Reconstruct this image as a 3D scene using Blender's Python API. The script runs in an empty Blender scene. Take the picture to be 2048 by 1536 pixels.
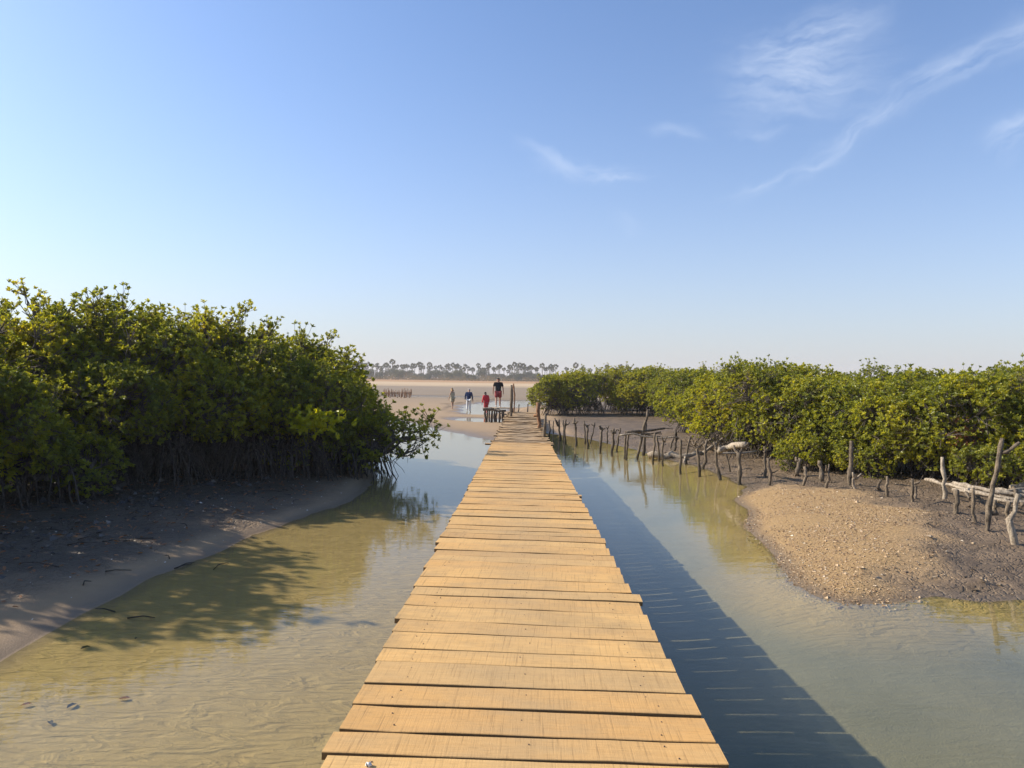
import bpy, math, random
import numpy as np
from mathutils import Vector, Matrix

random.seed(7)
RNG = np.random.default_rng(11)
SC = bpy.context.scene
COL = SC.collection
rad = math.radians

# ---------------------------------------------------------------- camera
CAM_H, F = 2.5, 1480.0
cam_d = bpy.data.cameras.new('camera')
cam = bpy.data.objects.new('camera', cam_d)
COL.objects.link(cam)
cam_d.sensor_width = 36.0
cam_d.lens = 36.0 * F / 2048.0
cam_d.clip_start = 0.05
cam_d.clip_end = 6000
PITCH, ROLL = math.atan(11 / F), math.atan(0.014)
CM = Matrix.Rotation(math.pi / 2 - PITCH, 4, 'X') @ Matrix.Rotation(ROLL, 4, 'Z')
cam.matrix_world = Matrix.Translation((0, 0, CAM_H)) @ CM
SC.camera = cam

# ---------------------------------------------------------------- light
SUN_EL, SUN_AZ = 32.0, -77.0          # azimuth clockwise from +Y (the way the walkway runs)
sun_dir = Vector((math.sin(rad(SUN_AZ)) * math.cos(rad(SUN_EL)), math.cos(rad(SUN_AZ)) * math.cos(rad(SUN_EL)), math.sin(rad(SUN_EL))))
sd = bpy.data.lights.new('sun', 'SUN')
sd.energy = 5.0
sd.angle = rad(0.6)
sd.color = (1.0, 0.91, 0.77)
sun = bpy.data.objects.new('sun', sd)
COL.objects.link(sun)
sun.rotation_euler = sun_dir.to_track_quat('Z', 'Y').to_euler()
SC.view_settings.view_transform = 'Standard'
SC.view_settings.look = 'None'
SC.view_settings.exposure = 0.5
SC.view_settings.gamma = 1
SC.view_settings.use_curve_mapping = False
SC.cycles.max_bounces = 8
SC.cycles.transparent_max_bounces = 12
SC.cycles.volume_bounces = 1
SC.cycles.caustics_reflective = False
SC.cycles.caustics_refractive = False


def ray(px, py):
    v = CM.to_3x3() @ Vector(((px - 1024) / F, -(py - 768) / F, -1.0))
    return v


def G(px, py, z=0.0):
    """point of the place on the level z that is seen at the photo's pixel"""
    r = ray(px, py)
    t = (z - CAM_H) / r.z
    return Vector((r.x * t, r.y * t, z))


def D(px, py, y):
    """point seen at the photo's pixel at depth y"""
    r = ray(px, py)
    t = y / r.y
    return Vector((r.x * t, y, CAM_H + r.z * t))


# node helpers ------------------------------------------------------------
class NT:
    def __init__(s, tree):
        s.t = tree
        s.n = tree.nodes
        s.l = tree.links

    def node(s, typ, **kw):
        nd = s.n.new(typ)
        for k, v in kw.items():
            if k == 'ins':
                for kk, vv in v.items():
                    s.put(nd.inputs[kk], vv)
            else:
                setattr(nd, k, v)
        return nd

    def put(s, sock, v):
        if isinstance(v, bpy.types.NodeSocket):
            s.l.new(v, sock)
        elif isinstance(v, (tuple, list)) and len(v) == 3 and sock.type == 'RGBA':
            sock.default_value = (*v, 1)
        else:
            sock.default_value = v

    def m(s, op, a, b=0.0, c=0.0, clamp=False):
        nd = s.n.new('ShaderNodeMath')
        nd.operation = op
        nd.use_clamp = clamp
        s.put(nd.inputs[0], a)
        s.put(nd.inputs[1], b)
        s.put(nd.inputs[2], c)
        return nd.outputs[0]

    def mix(s, f, a, b, mode='MIX'):
        nd = s.n.new('ShaderNodeMix')
        nd.data_type = 'RGBA'
        nd.blend_type = mode
        s.put(nd.inputs[0], f)
        s.put(nd.inputs[6], a)
        s.put(nd.inputs[7], b)
        return nd.outputs[2]

    def ramp(s, f, stops):
        nd = s.n.new('ShaderNodeValToRGB')
        e = nd.color_ramp.elements
        while len(e) < len(stops):
            e.new(0.5)
        for el, (p, c) in zip(e, stops):
            el.position = p
            el.color = (*c, 1) if isinstance(c, (tuple, list)) else (c, c, c, 1)
        s.put(nd.inputs[0], f)
        return nd.outputs[0]

    def noise(s, vec, scale, detail=3, rough=0.5, dist=0.0, out='Fac'):
        nd = s.n.new('ShaderNodeTexNoise')
        s.put(nd.inputs['Vector'], vec)
        nd.inputs['Scale'].default_value = scale
        nd.inputs['Detail'].default_value = detail
        nd.inputs['Roughness'].default_value = rough
        nd.inputs['Distortion'].default_value = dist
        return nd.outputs[out]

    def mapping(s, vec, scale=(1, 1, 1), rot=(0, 0, 0), loc=(0, 0, 0)):
        nd = s.n.new('ShaderNodeMapping')
        s.put(nd.inputs[0], vec)
        nd.inputs['Scale'].default_value = scale
        nd.inputs['Rotation'].default_value = rot
        nd.inputs['Location'].default_value = loc
        return nd.outputs[0]

    def bump(s, h, strength=0.5, dist=0.02, normal=None):
        nd = s.n.new('ShaderNodeBump')
        s.put(nd.inputs['Height'], h)
        nd.inputs['Strength'].default_value = strength
        nd.inputs['Distance'].default_value = dist
        if normal is not None:
            s.put(nd.inputs['Normal'], normal)
        return nd.outputs[0]

    def attr(s, name, out='Fac'):
        return s.node('ShaderNodeAttribute', attribute_name=name).outputs[out]


def material(name):
    m = bpy.data.materials.new(name)
    m.use_nodes = True
    m.node_tree.nodes.clear()
    nt = NT(m.node_tree)
    out = nt.node('ShaderNodeOutputMaterial')
    return m, nt, out


def principled(nt, out, col, rough=0.8, spec=0.3, normal=None):
    b = nt.node('ShaderNodeBsdfPrincipled')
    nt.put(b.inputs['Base Color'], col)
    nt.put(b.inputs['Roughness'], rough)
    b.inputs['Specular IOR Level'].default_value = spec
    if normal is not None:
        nt.put(b.inputs['Normal'], normal)
    nt.l.new(b.outputs[0], out.inputs[0])
    return b


# ---------------------------------------------------------------- sky
world = bpy.data.worlds.new('World')
SC.world = world
world.use_nodes = True
W = NT(world.node_tree)
W.n.clear()
wout = W.node('ShaderNodeOutputWorld')
bg = W.node('ShaderNodeBackground')
sky = W.node('ShaderNodeTexSky', sky_type='NISHITA')
sky.sun_disc = False
sky.sun_elevation = rad(SUN_EL)
sky.sun_rotation = rad(SUN_AZ)
sky.altitude = 0
sky.air_density = 1.0
sky.dust_density = 1.2
sky.ozone_density = 3.0
bg.inputs['Strength'].default_value = 0.124
tc = W.node('ShaderNodeTexCoord').outputs['Generated']
sx = W.node('ShaderNodeSeparateXYZ')
W.l.new(tc, sx.inputs[0])
az = W.m('ARCTAN2', sx.outputs[0], sx.outputs[1])
el = W.m('ARCSINE', sx.outputs[2])


def azel(px, py):
    v = ray(px, py).normalized()
    return math.atan2(v.x, v.y), math.asin(v.z)


cv = W.node('ShaderNodeCombineXYZ')
W.l.new(az, cv.inputs[0])
W.l.new(el, cv.inputs[1])
wob = W.noise(cv.outputs[0], 9.0, 4, 0.6)
wob2 = W.noise(W.mapping(cv.outputs[0], loc=(3, 7, 0)), 9.0, 4, 0.6)
az2 = W.m('ADD', az, W.m('MULTIPLY', W.m('SUBTRACT', wob, 0.5), 0.055))
el2 = W.m('ADD', el, W.m('MULTIPLY', W.m('SUBTRACT', wob2, 0.5), 0.055))
total = None
# each wisp: from, to (pixels of the photo turned into directions), half width, opacity
for (a, b, wd, op, ns) in [((1620, 335), (1790, 195), 20, 0.36, 1), ((1760, 215), (2060, 45), 26, 0.40, 2), ((1480, 385), (1640, 335), 16, 0.3, 3),
                           ((1500, 110), (1720, 45), 38, 0.46, 4), ((1470, 150), (1740, 150), 64, 0.36, 5), ((1040, 290), (1150, 340), 14, 0.22, 6),
                           ((1120, 335), (1270, 352), 18, 0.36, 7), ((1315, 255), (1400, 272), 12, 0.22, 8), ((1470, 272), (1550, 262), 13, 0.25, 9),
                           ((1990, 285), (2080, 230), 28, 0.42, 10), ((1440, 215), (1640, 200), 40, 0.16, 11), ((2060, 60), (2400, -80), 40, 0.5, 12),
                           ((1230, 420), (1270, 470), 22, 0.08, 13)]:
    (a0, e0), (a1, e1) = azel(*a), azel(*b)
    L = math.hypot(a1 - a0, e1 - e0)
    ux, uy = (a1 - a0) / L, (e1 - e0) / L
    da, de = W.m('SUBTRACT', az2, a0), W.m('SUBTRACT', el2, e0)
    s_ = W.m('ADD', W.m('MULTIPLY', da, ux), W.m('MULTIPLY', de, uy))
    t_ = W.m('ADD', W.m('MULTIPLY', da, -uy), W.m('MULTIPLY', de, ux))
    h = L / 2
    s1 = W.m('POWER', W.m('ABSOLUTE', W.m('DIVIDE', W.m('SUBTRACT', s_, h), h * 1.15)), 3.0)
    t1 = W.m('POWER', W.m('DIVIDE', t_, wd / F * 0.8), 2.0)
    g = W.m('EXPONENT', W.m('MULTIPLY', W.m('ADD', s1, t1), -1.0))
    cc = W.node('ShaderNodeCombineXYZ')
    W.put(cc.inputs[0], s_)
    W.put(cc.inputs[1], W.m('MULTIPLY', t_, 5.0))
    cc.inputs[2].default_value = ns * 1.7
    nz = W.noise(cc.outputs[0], 11.0, 6, 0.6)
    nz = W.m('MULTIPLY', W.m('SUBTRACT', nz, 0.36, clamp=True), 3.2)
    g = W.m('MULTIPLY', W.m('MULTIPLY', g, nz), op)
    total = g if total is None else W.m('ADD', total, g)
total = W.m('MINIMUM', W.m('MULTIPLY', total, 0.92), 0.55)
wisp = W.m('MULTIPLY', total, W.m('GREATER_THAN', sx.outputs[1], 0.0))
# thin haze that whitens the air towards the horizon, all the way round
hz_ = W.m('EXPONENT', W.m('MULTIPLY', W.m('MAXIMUM', el, 0.0), -6.0))
base_sky = W.mix(1.0, sky.outputs[0], (0.885, 1.0, 1.16), 'MULTIPLY')
base_sky = W.mix(W.m('MULTIPLY', hz_, 0.8), base_sky, (4.15, 4.05, 4.3))
skyc = W.mix(wisp, base_sky, (5.2, 5.7, 6.6))
W.l.new(skyc, bg.inputs[0])
W.l.new(bg.outputs[0], wout.inputs[0])


# ---------------------------------------------------------------- object helpers
def tag(o, label=None, cat=None, group=None, kind=None):
    if label:
        o['label'] = label
    if cat:
        o['category'] = cat
    if group:
        o['group'] = group
    if kind:
        o['kind'] = kind
    return o


def empty(name, loc=(0, 0, 0), rz=0.0, label=None, cat=None, group=None):
    o = bpy.data.objects.new(name, None)
    o.empty_display_size = 0.2
    COL.objects.link(o)
    o.location = loc
    o.rotation_euler = (0, 0, rz)
    return tag(o, label, cat, group)


def mesh_np(name, V, faces_idx, nper, smooth=False):
    """V (n,3); faces_idx flat loop vertex indices; nper = verts per face (int or array)"""
    me = bpy.data.meshes.new(name)
    V = np.asarray(V, dtype=np.float32)
    faces_idx = np.asarray(faces_idx, dtype=np.int32).ravel()
    if np.isscalar(nper):
        nf = len(faces_idx) // nper
        tot = np.full(nf, nper, dtype=np.int32)
    else:
        tot = np.asarray(nper, dtype=np.int32)
        nf = len(tot)
    start = np.concatenate([[0], np.cumsum(tot)[:-1]]).astype(np.int32)
    me.vertices.add(len(V))
    me.vertices.foreach_set('co', V.ravel())
    me.loops.add(len(faces_idx))
    me.loops.foreach_set('vertex_index', faces_idx)
    me.polygons.add(nf)
    me.polygons.foreach_set('loop_start', start)
    me.polygons.foreach_set('loop_total', tot)
    me.polygons.foreach_set('use_smooth', np.full(nf, bool(smooth)))
    me.update(calc_edges=True)
    me.validate()
    return me


def link(name, me, mat, parent=None, loc=None):
    o = bpy.data.objects.new(name, me)
    COL.objects.link(o)
    if mat and not me.materials:
        me.materials.append(mat)
    if parent:
        o.parent = parent
    if loc is not None:
        o.location = loc
    return o


class MB:
    """collects tubes and boxes into one mesh"""

    def __init__(s):
        s.v, s.f, s.n = [], [], 0

    def add(s, verts, faces):
        s.v.extend(verts)
        for f in faces:
            s.f.append([i + s.n for i in f])
        s.n += len(verts)

    def tube(s, pts, radii, sides=6, cap=True, rough=0.0):
        pts = [Vector(p) for p in pts]
        n = len(pts)
        if n < 2:
            return
        vs = []
        ref = None
        for i, p in enumerate(pts):
            d = (pts[min(i + 1, n - 1)] - pts[max(i - 1, 0)])
            if d.length < 1e-9:
                d = Vector((0, 0, 1))
            d.normalize()
            if ref is None:
                ref = Vector((1, 0, 0)) if abs(d.x) < 0.8 else Vector((0, 1, 0))
            a = d.cross(ref)
            if a.length < 1e-5:
                a = d.orthogonal()
            a.normalize()
            b = d.cross(a)
            ref = b.cross(d) if False else ref
            r = radii[i] if hasattr(radii, '__len__') else radii
            for k in range(sides):
                t = 2 * math.pi * k / sides
                rr = r * (1 + (random.uniform(-rough, rough) if rough else 0))
                vs.append(p + a * (math.cos(t) * rr) + b * (math.sin(t) * rr))
        fs = []
        for i in range(n - 1):
            for k in range(sides):
                k2 = (k + 1) % sides
                fs.append((i * sides + k, i * sides + k2, (i + 1) * sides + k2, (i + 1) * sides + k))
        if cap:
            fs.append(tuple(range(sides))[::-1])
            fs.append(tuple((n - 1) * sides + k for k in range(sides)))
        s.add(vs, fs)

    def box(s, c, size, rot=None):
        hx, hy, hz = size[0] / 2, size[1] / 2, size[2] / 2
        vs = []
        for x, y, z in ((-1, -1, -1), (1, -1, -1), (1, 1, -1), (-1, 1, -1), (-1, -1, 1), (1, -1, 1), (1, 1, 1), (-1, 1, 1)):
            p = Vector((x * hx, y * hy, z * hz))
            if rot is not None:
                p = rot @ p
            vs.append(p + Vector(c))
        s.add(vs, [(3, 2, 1, 0), (4, 5, 6, 7), (0, 1, 5, 4), (1, 2, 6, 5), (2, 3, 7, 6), (3, 0, 4, 7)])

    def build(s, name, mat, parent=None, smooth=True, loc=None):
        fl = [i for f in s.f for i in f]
        me = mesh_np(name, [tuple(v) for v in s.v], fl, [len(f) for f in s.f], smooth)
        return link(name, me, mat, parent, loc)


def hash2(ix, iy, seed):
    h = (ix.astype(np.int64) * 374761393 + iy.astype(np.int64) * 668265263 + seed * 1442695041) & 0xFFFFFFFF
    h = ((h ^ (h >> 13)) * 1274126177) & 0xFFFFFFFF
    h = h ^ (h >> 16)
    return (h & 0xFFFFFF) / float(0xFFFFFF)


def vnoise(x, y, scale, seed=0, octs=3, gain=0.5):
    out = np.zeros_like(x)
    amp, tot = 1.0, 0.0
    for o in range(octs):
        X, Y = x * scale, y * scale
        ix, iy = np.floor(X), np.floor(Y)
        fx, fy = X - ix, Y - iy
        fx = fx * fx * (3 - 2 * fx)
        fy = fy * fy * (3 - 2 * fy)
        a = hash2(ix, iy, seed + o)
        b = hash2(ix + 1, iy, seed + o)
        c = hash2(ix, iy + 1, seed + o)
        d = hash2(ix + 1, iy + 1, seed + o)
        out += amp * ((a * (1 - fx) + b * fx) * (1 - fy) + (c * (1 - fx) + d * fx) * fy)
        tot += amp
        amp *= gain
        scale *= 2.03
    return out / tot


def smooth01(x, a, b):
    t = np.clip((x - a) / (b - a), 0, 1)
    return t * t * (3 - 2 * t)


# ---------------------------------------------------------------- shorelines
def poly_from(pix, z=0.0):
    return [tuple(G(x, y, z)[:2]) for x, y in pix]


left_bank = poly_from([(0, 1326), (88, 1269), (163, 1234), (246, 1194), (308, 1155), (374, 1124), (440, 1100), (497, 1071), (563, 1049),
                       (616, 1029), (660, 1016), (704, 996), (739, 977), (750, 962), (748, 935), (735, 900), (715, 868), (690, 848)])
beach_edge = poly_from([(740, 837), (780, 839), (830, 848), (870, 858), (920, 868), (985, 882), (1040, 876), (1088, 866), (1115, 869), (1150, 874),
                        (1200, 884), (1250, 893), (1290, 905), (1320, 915), (1345, 922), (1380, 930), (1420, 940), (1470, 957), (1488, 972)])
right_bank = poly_from([(1478, 990), (1486, 1020), (1495, 1050), (1530, 1090), (1562, 1130), (1600, 1168), (1650, 1197), (1690, 1210), (1790, 1208),
                        (1830, 1203), (1880, 1195), (1960, 1201), (2048, 1198)])
CHANNEL = [(-7.5, -40), (-6.6, -14), (-5.6, 0), (-5.2, 4.5)] + left_bank + beach_edge + right_bank + [(7.4, 8.5), (10.5, 8.0), (15, 6), (18, -6), (20, -40)]
PUDDLES = [poly_from([(938, 812), (985, 805), (1018, 801), (1072, 801), (1085, 808), (1050, 812), (1015, 815), (985, 822), (960, 829), (942, 825)]),
           poly_from([(943, 837), (970, 838.5), (1000, 842), (970, 843), (945, 841)]),
           poly_from([(800, 791), (900, 792.5), (1000, 794), (960, 796.5), (880, 796), (790, 795.5)])]


def sdf(X, Y, poly):
    """signed distance, positive outside"""
    P = np.array(poly)
    Q = np.roll(P, -1, axis=0)
    dmin = np.full(X.shape, 1e18)
    inside = np.zeros(X.shape, dtype=bool)
    for (x0, y0), (x1, y1) in zip(P, Q):
        ex, ey = x1 - x0, y1 - y0
        t = np.clip(((X - x0) * ex + (Y - y0) * ey) / (ex * ex + ey * ey + 1e-12), 0, 1)
        dx, dy = X - x0 - t * ex, Y - y0 - t * ey
        dmin = np.minimum(dmin, dx * dx + dy * dy)
        c = ((y0 > Y) != (y1 > Y))
        with np.errstate(divide='ignore', invalid='ignore'):
            xi = x0 + (Y - y0) * ex / (ey if ey != 0 else 1e-12)
        inside ^= (c & (X < xi))
    d = np.sqrt(dmin)
    return np.where(inside, -d, d)


def terrain(X, Y):
    """height and material masks of the ground at world positions"""
    s = sdf(X, Y, CHANNEL)
    # small irregularities of the shoreline
    s = s + (vnoise(X, Y, 0.9, 5, 3) - 0.5) * np.clip(0.25 + 0.012 * Y, 0.2, 0.9)
    far = smooth01(Y, 26, 40)
    land = 0.11 * (1 - np.exp(-np.maximum(s, 0) / 0.8)) + np.minimum(0.045 * np.maximum(s, 0), 0.32)
    beach = 0.05 * (1 - np.exp(-np.maximum(s, 0) / 1.5)) + np.minimum(0.006 * np.maximum(s, 0), 0.12)
    beachy = np.where(X < 2.5, smooth01(Y, 24, 30), far)
    land = land * (1 - beachy) + beach * beachy
    right = smooth01(X, -1.0, 2.0)
    depth = -(0.26 * right + 0.34) * (1 - np.exp(np.minimum(s, 0) * (0.15 + 0.2 * right)))
    z = np.where(s > 0, land, depth)
    rough_r = smooth01(X, 2.0, 4.0) * smooth01(s, 0.0, 0.5) * (1 - smooth01(Y, 45, 70))
    # the smooth sand bank in front of the stakes on the right
    bank = poly_from([(1440, 985), (1560, 985), (1700, 1002), (1780, 1035), (1840, 1075), (1850, 1120), (1810, 1160), (1770, 1225), (1650, 1225), (1540, 1150), (1460, 1040)])
    sb = sdf(X, Y, bank) + (vnoise(X, Y, 1.3, 31, 4) - 0.5) * 1.3
    gravel = 1 - smooth01(sb, -0.6, 0.6)
    z = z + np.where(s > 0, gravel * 0.05 * smooth01(s, 0, 1.2), 0)
    clods = vnoise(X, Y, 4.0, 77, 4, 0.6)
    clods = np.abs(clods - 0.5) * 2
    rr = rough_r * (1 - gravel) * (1 - smooth01(Y, 24, 34))
    z = z + rr * (clods - 0.25) * 0.17
    lft = smooth01(-X, 3.2, 5.5) * smooth01(s, 0.2, 1.5) * (1 - smooth01(Y, 22, 40))
    z = z + lft * (vnoise(X, Y, 2.6, 91, 4) - 0.45) * 0.15 + lft * (np.abs(vnoise(X * 0.6, Y, 6.0, 97, 3) - 0.5) - 0.15) * 0.10
    z = z + np.where(s > 0.3, (vnoise(X, Y, 0.35, 14, 3) - 0.4) * 0.05 * (1 - 0.5 * beachy), 0)
    z = np.where(s > 0.05, np.maximum(z, 0.012), z)
    for p in PUDDLES:
        sp = sdf(X, Y, p) + (vnoise(X, Y, 0.5, 51, 2) - 0.5) * 1.2
        z = np.where(sp < 0, np.minimum(z, -0.04), np.where(sp < 2.0, np.minimum(z, -0.04 + 0.06 * np.maximum(sp, 0)), z))
    # far plain
    z = z + smooth01(Y, 90, 500) * 0.35
    out_x = smooth01(np.abs(X), 60, 200)
    z = np.where((Y > 10), z + out_x * 0.3, z)
    mudr = smooth01(X, 2.2, 3.4) * (1 - gravel) * smooth01(s, -0.5, 0.25)
    mudl = smooth01(-X, 2.6, 4.5) * smooth01(s + (vnoise(X, Y, 0.7, 63, 3) - 0.5) * 1.2, 0.0, 0.9) * (1 - smooth01(Y, 30, 40)) * (0.25 + 0.75 * smooth01(Y + (vnoise(X, Y, 0.8, 67, 3) - 0.5) * 2, 7.3, 9.3))
    mud = np.clip(np.maximum(mudr, mudl), 0, 1) * (1 - smooth01(Y, 70, 120))
    return z, s, mud, gravel


def zg(x, y):
    z = terrain(np.array([[float(x)]]), np.array([[float(y)]]))[0]
    return float(z[0, 0])


# ---------------------------------------------------------------- ground
ny, nx = 640, 560
ys = np.concatenate([np.linspace(-40, 1.0, 60), 1.4 * np.exp(np.linspace(0, math.log(2200 / 1.4), ny))])
u = np.linspace(-1, 1, nx)
um = math.asinh(2200 / 5.0)
xs = 5.0 * np.sinh(u * um)
X, Y = np.meshgrid(xs, ys)
Z, S, MUD, GRAV = terrain(X, Y)
V = np.stack([X, Y, Z], -1).reshape(-1, 3)
R_, C_ = X.shape
ii = (np.arange(R_ - 1)[:, None] * C_ + np.arange(C_ - 1)[None, :]).ravel()
FI = np.stack([ii, ii + 1, ii + 1 + C_, ii + C_], 1)
gme = mesh_np('ground', V, FI, 4, True)
SILT_MURK = smooth01(X + (vnoise(X, Y, 0.5, 71, 3) - 0.5) * 2.0, -0.6, 1.8) * smooth01(-S, 0.15, 1.4) * (1 - 0.6 * smooth01(Y, 14, 22))
DARK = smooth01(-X, 2.6, 3.6) * smooth01(S + (vnoise(X, Y, 1.1, 83, 4) - 0.5) * 1.8, 0.1, 2.2)
for nm, arr in (('mud', MUD), ('gravel', GRAV), ('shore', S), ('silt_murk', SILT_MURK), ('black_mud', DARK)):
    at = gme.attributes.new(nm, 'FLOAT', 'POINT')
    at.data.foreach_set('value', arr.astype(np.float32).ravel())

gm, nt, out = material('sand_and_mud')
pos = nt.node('ShaderNodeNewGeometry').outputs['Position']
sp = nt.node('ShaderNodeSeparateXYZ')
nt.l.new(pos, sp.inputs[0])
shore = nt.attr('shore')
mud = nt.attr('mud')
grav = nt.attr('gravel')
n_big = nt.noise(pos, 0.6, 5, 0.6)
n_mid = nt.noise(pos, 5.0, 5, 0.65)
n_fine = nt.noise(pos, 60.0, 4, 0.7)
sand = nt.mix(n_mid, (0.29, 0.19, 0.098), (0.41, 0.28, 0.155))
sand = nt.mix(nt.m('MULTIPLY', n_fine, 0.5), sand, (0.25, 0.18, 0.12))
bedc = nt.mix(n_mid, (0.33, 0.23, 0.09), (0.47, 0.345, 0.16))
silt_murk = nt.mix(nt.noise(pos, 0.9, 5, 0.65), (0.10, 0.11, 0.085), (0.235, 0.23, 0.17))
deep = nt.m('MULTIPLY', nt.m('SUBTRACT', nt.m('MULTIPLY', sp.outputs[2], -1.0), 0.20), 5.0, clamp=True)  # silty bed painted darker with depth, standing in for light the water absorbs
deep = nt.m('MULTIPLY', deep, nt.m('ADD', 0.7, nt.m('MULTIPLY', n_big, 0.5)), clamp=True)
bedc = nt.mix(nt.m('MAXIMUM', deep, nt.m('MULTIPLY', nt.attr('silt_murk'), nt.m('ADD', 0.72, nt.m('MULTIPLY', n_big, 0.3)), clamp=True)), bedc, silt_murk)
sub = nt.m('MULTIPLY', nt.m('SUBTRACT', 0.004, sp.outputs[2]), 60.0, clamp=True)
mudc = nt.mix(nt.m('MULTIPLY', nt.m('SUBTRACT', nt.noise(pos, 1.1, 5, 0.7), 0.44, clamp=True), 2.4, clamp=True), nt.mix(n_mid, (0.075, 0.052, 0.032), (0.17, 0.12, 0.075)), (0.30, 0.205, 0.12))
mudc = nt.mix(nt.m('GREATER_THAN', n_fine, 0.63), mudc, (0.28, 0.22, 0.16))
gravc = nt.mix(nt.noise(pos, 35.0, 3, 0.7), (0.30, 0.18, 0.075), (0.52, 0.345, 0.16))
mudc = nt.mix(nt.attr('black_mud'), mudc, nt.mix(n_mid, (0.045, 0.033, 0.021), (0.135, 0.10, 0.066)))
col = nt.mix(mud, sand, mudc)
col = nt.mix(grav, col, gravc)
col = nt.mix(sub, col, bedc)
# distant bands: wet flat, dry sand, straw coloured grassland
wy = nt.m('ADD', sp.outputs[1], nt.m('MULTIPLY', nt.m('SUBTRACT', nt.noise(pos, 0.02, 4), 0.5), 120.0))
flat = nt.m('MULTIPLY', nt.m('SUBTRACT', wy, 62.0), 0.03, clamp=True)
col = nt.mix(flat, col, nt.mix(nt.noise(nt.mapping(pos, (0.02, 0.1, 1)), 2.0, 4), (0.185, 0.14, 0.09), (0.28, 0.205, 0.13)))
dry = nt.m('MULTIPLY', nt.m('SUBTRACT', wy, 185.0), 0.03, clamp=True)
col = nt.mix(dry, col, (0.47, 0.335, 0.19))
gr = nt.m('MULTIPLY', nt.m('SUBTRACT', wy, 300.0), 0.02, clamp=True)
col = nt.mix(gr, col, nt.mix(nt.noise(nt.mapping(pos, (0.05, 0.02, 1)), 2.0, 4), (0.33, 0.165, 0.055), (0.38, 0.21, 0.08)))
# wet strip along the water
wet = nt.m('SUBTRACT', 1.0, nt.m('MULTIPLY', nt.m('SUBTRACT', sp.outputs[2], 0.01), 22.0, clamp=True))
wet = nt.m('MULTIPLY', wet, nt.m('SUBTRACT', 1.0, sub))
col = nt.mix(nt.m('MULTIPLY', wet, 0.65), col, (0.12, 0.09, 0.06))
rgh = nt.m('SUBTRACT', nt.m('SUBTRACT', 0.92, nt.m('MULTIPLY', nt.attr('black_mud'), 0.12)), nt.m('MULTIPLY', nt.m('MAXIMUM', wet, nt.m('MULTIPLY', mud, 0.55)), 0.5))
# ripples under the water
wv = nt.node('ShaderNodeTexWave', wave_type='BANDS', bands_direction='Y', wave_profile='SIN')
nt.put(wv.inputs['Vector'], nt.mapping(pos, (0.35, 1, 1), (0, 0, rad(-6))))
wv.inputs['Scale'].default_value = 3.0
wv.inputs['Distortion'].default_value = 14.0
wv.inputs['Detail'].default_value = 3.0
wv.inputs['Detail Scale'].default_value = 1.3
rn = nt.noise(nt.mapping(pos, (1.0, 2.6, 1), (0, 0, rad(-10))), 2.3, 3, 0.5, 0.9)
ridge = nt.m('SUBTRACT', 1.0, nt.m('MULTIPLY', nt.m('ABSOLUTE', nt.m('SUBTRACT', rn, 0.5)), 5.0), clamp=True)
rip = nt.m('MULTIPLY', nt.m('ADD', nt.m('MULTIPLY', wv.outputs['Fac'], 0.4), nt.m('MULTIPLY', ridge, 0.75)), nt.m('MULTIPLY', sub, nt.m('SUBTRACT', 1.0, nt.m('MULTIPLY', nt.attr('silt_murk'), 0.75))))
h = nt.m('ADD', nt.m('MULTIPLY', rip, 0.021), nt.m('MULTIPLY', n_fine, 0.010))
h = nt.m('ADD', h, nt.m('MULTIPLY', nt.m('MULTIPLY', n_mid, nt.m('ADD', mud, 0.25)), 0.05))
vor = nt.node('ShaderNodeTexVoronoi', feature='DISTANCE_TO_EDGE')
wp = nt.node('ShaderNodeVectorMath', operation='ADD')
nt.l.new(nt.mapping(pos, (1, 0.7, 1)), wp.inputs[0])
nt.l.new(nt.noise(pos, 1.6, 4, 0.7, 0, 'Color'), wp.inputs[1])
nt.put(vor.inputs['Vector'], wp.outputs[0])
vor.inputs['Scale'].default_value = 4.2
h = nt.m('ADD', h, nt.m('MULTIPLY', nt.m('MULTIPLY', nt.m('MINIMUM', vor.outputs[0], 0.14), mud), 0.16))
h = nt.m('ADD', h, nt.m('MULTIPLY', nt.m('MULTIPLY', nt.noise(pos, 26.0, 4, 0.7), grav), 0.05))
nrm = nt.bump(h, 0.9, 1.0)
principled(nt, out, col, rgh, 0.35, nrm)
ground = tag(link('ground', gme, gm), kind='structure')

# ---------------------------------------------------------------- water
wm, nt, out = material('shallow_water')
pos = nt.node('ShaderNodeNewGeometry').outputs['Position']
w1 = nt.noise(nt.mapping(pos, (0.55, 1.5, 1), (0, 0, rad(8))), 3.0, 3, 0.5, 0.3)
w2 = nt.noise(nt.mapping(pos, (0.8, 2.6, 1), (0, 0, rad(-12))), 12.0, 3, 0.5)
calm = nt.noise(pos, 0.22, 2)
amp = nt.m('MULTIPLY', nt.m('SUBTRACT', calm, 0.25, clamp=True), 2.0)
h = nt.m('ADD', nt.m('MULTIPLY', w1, 0.0026), nt.m('MULTIPLY', nt.m('MULTIPLY', w2, 0.0010), amp))
nrm = nt.bump(h, 1.0, 1.0)
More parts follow.
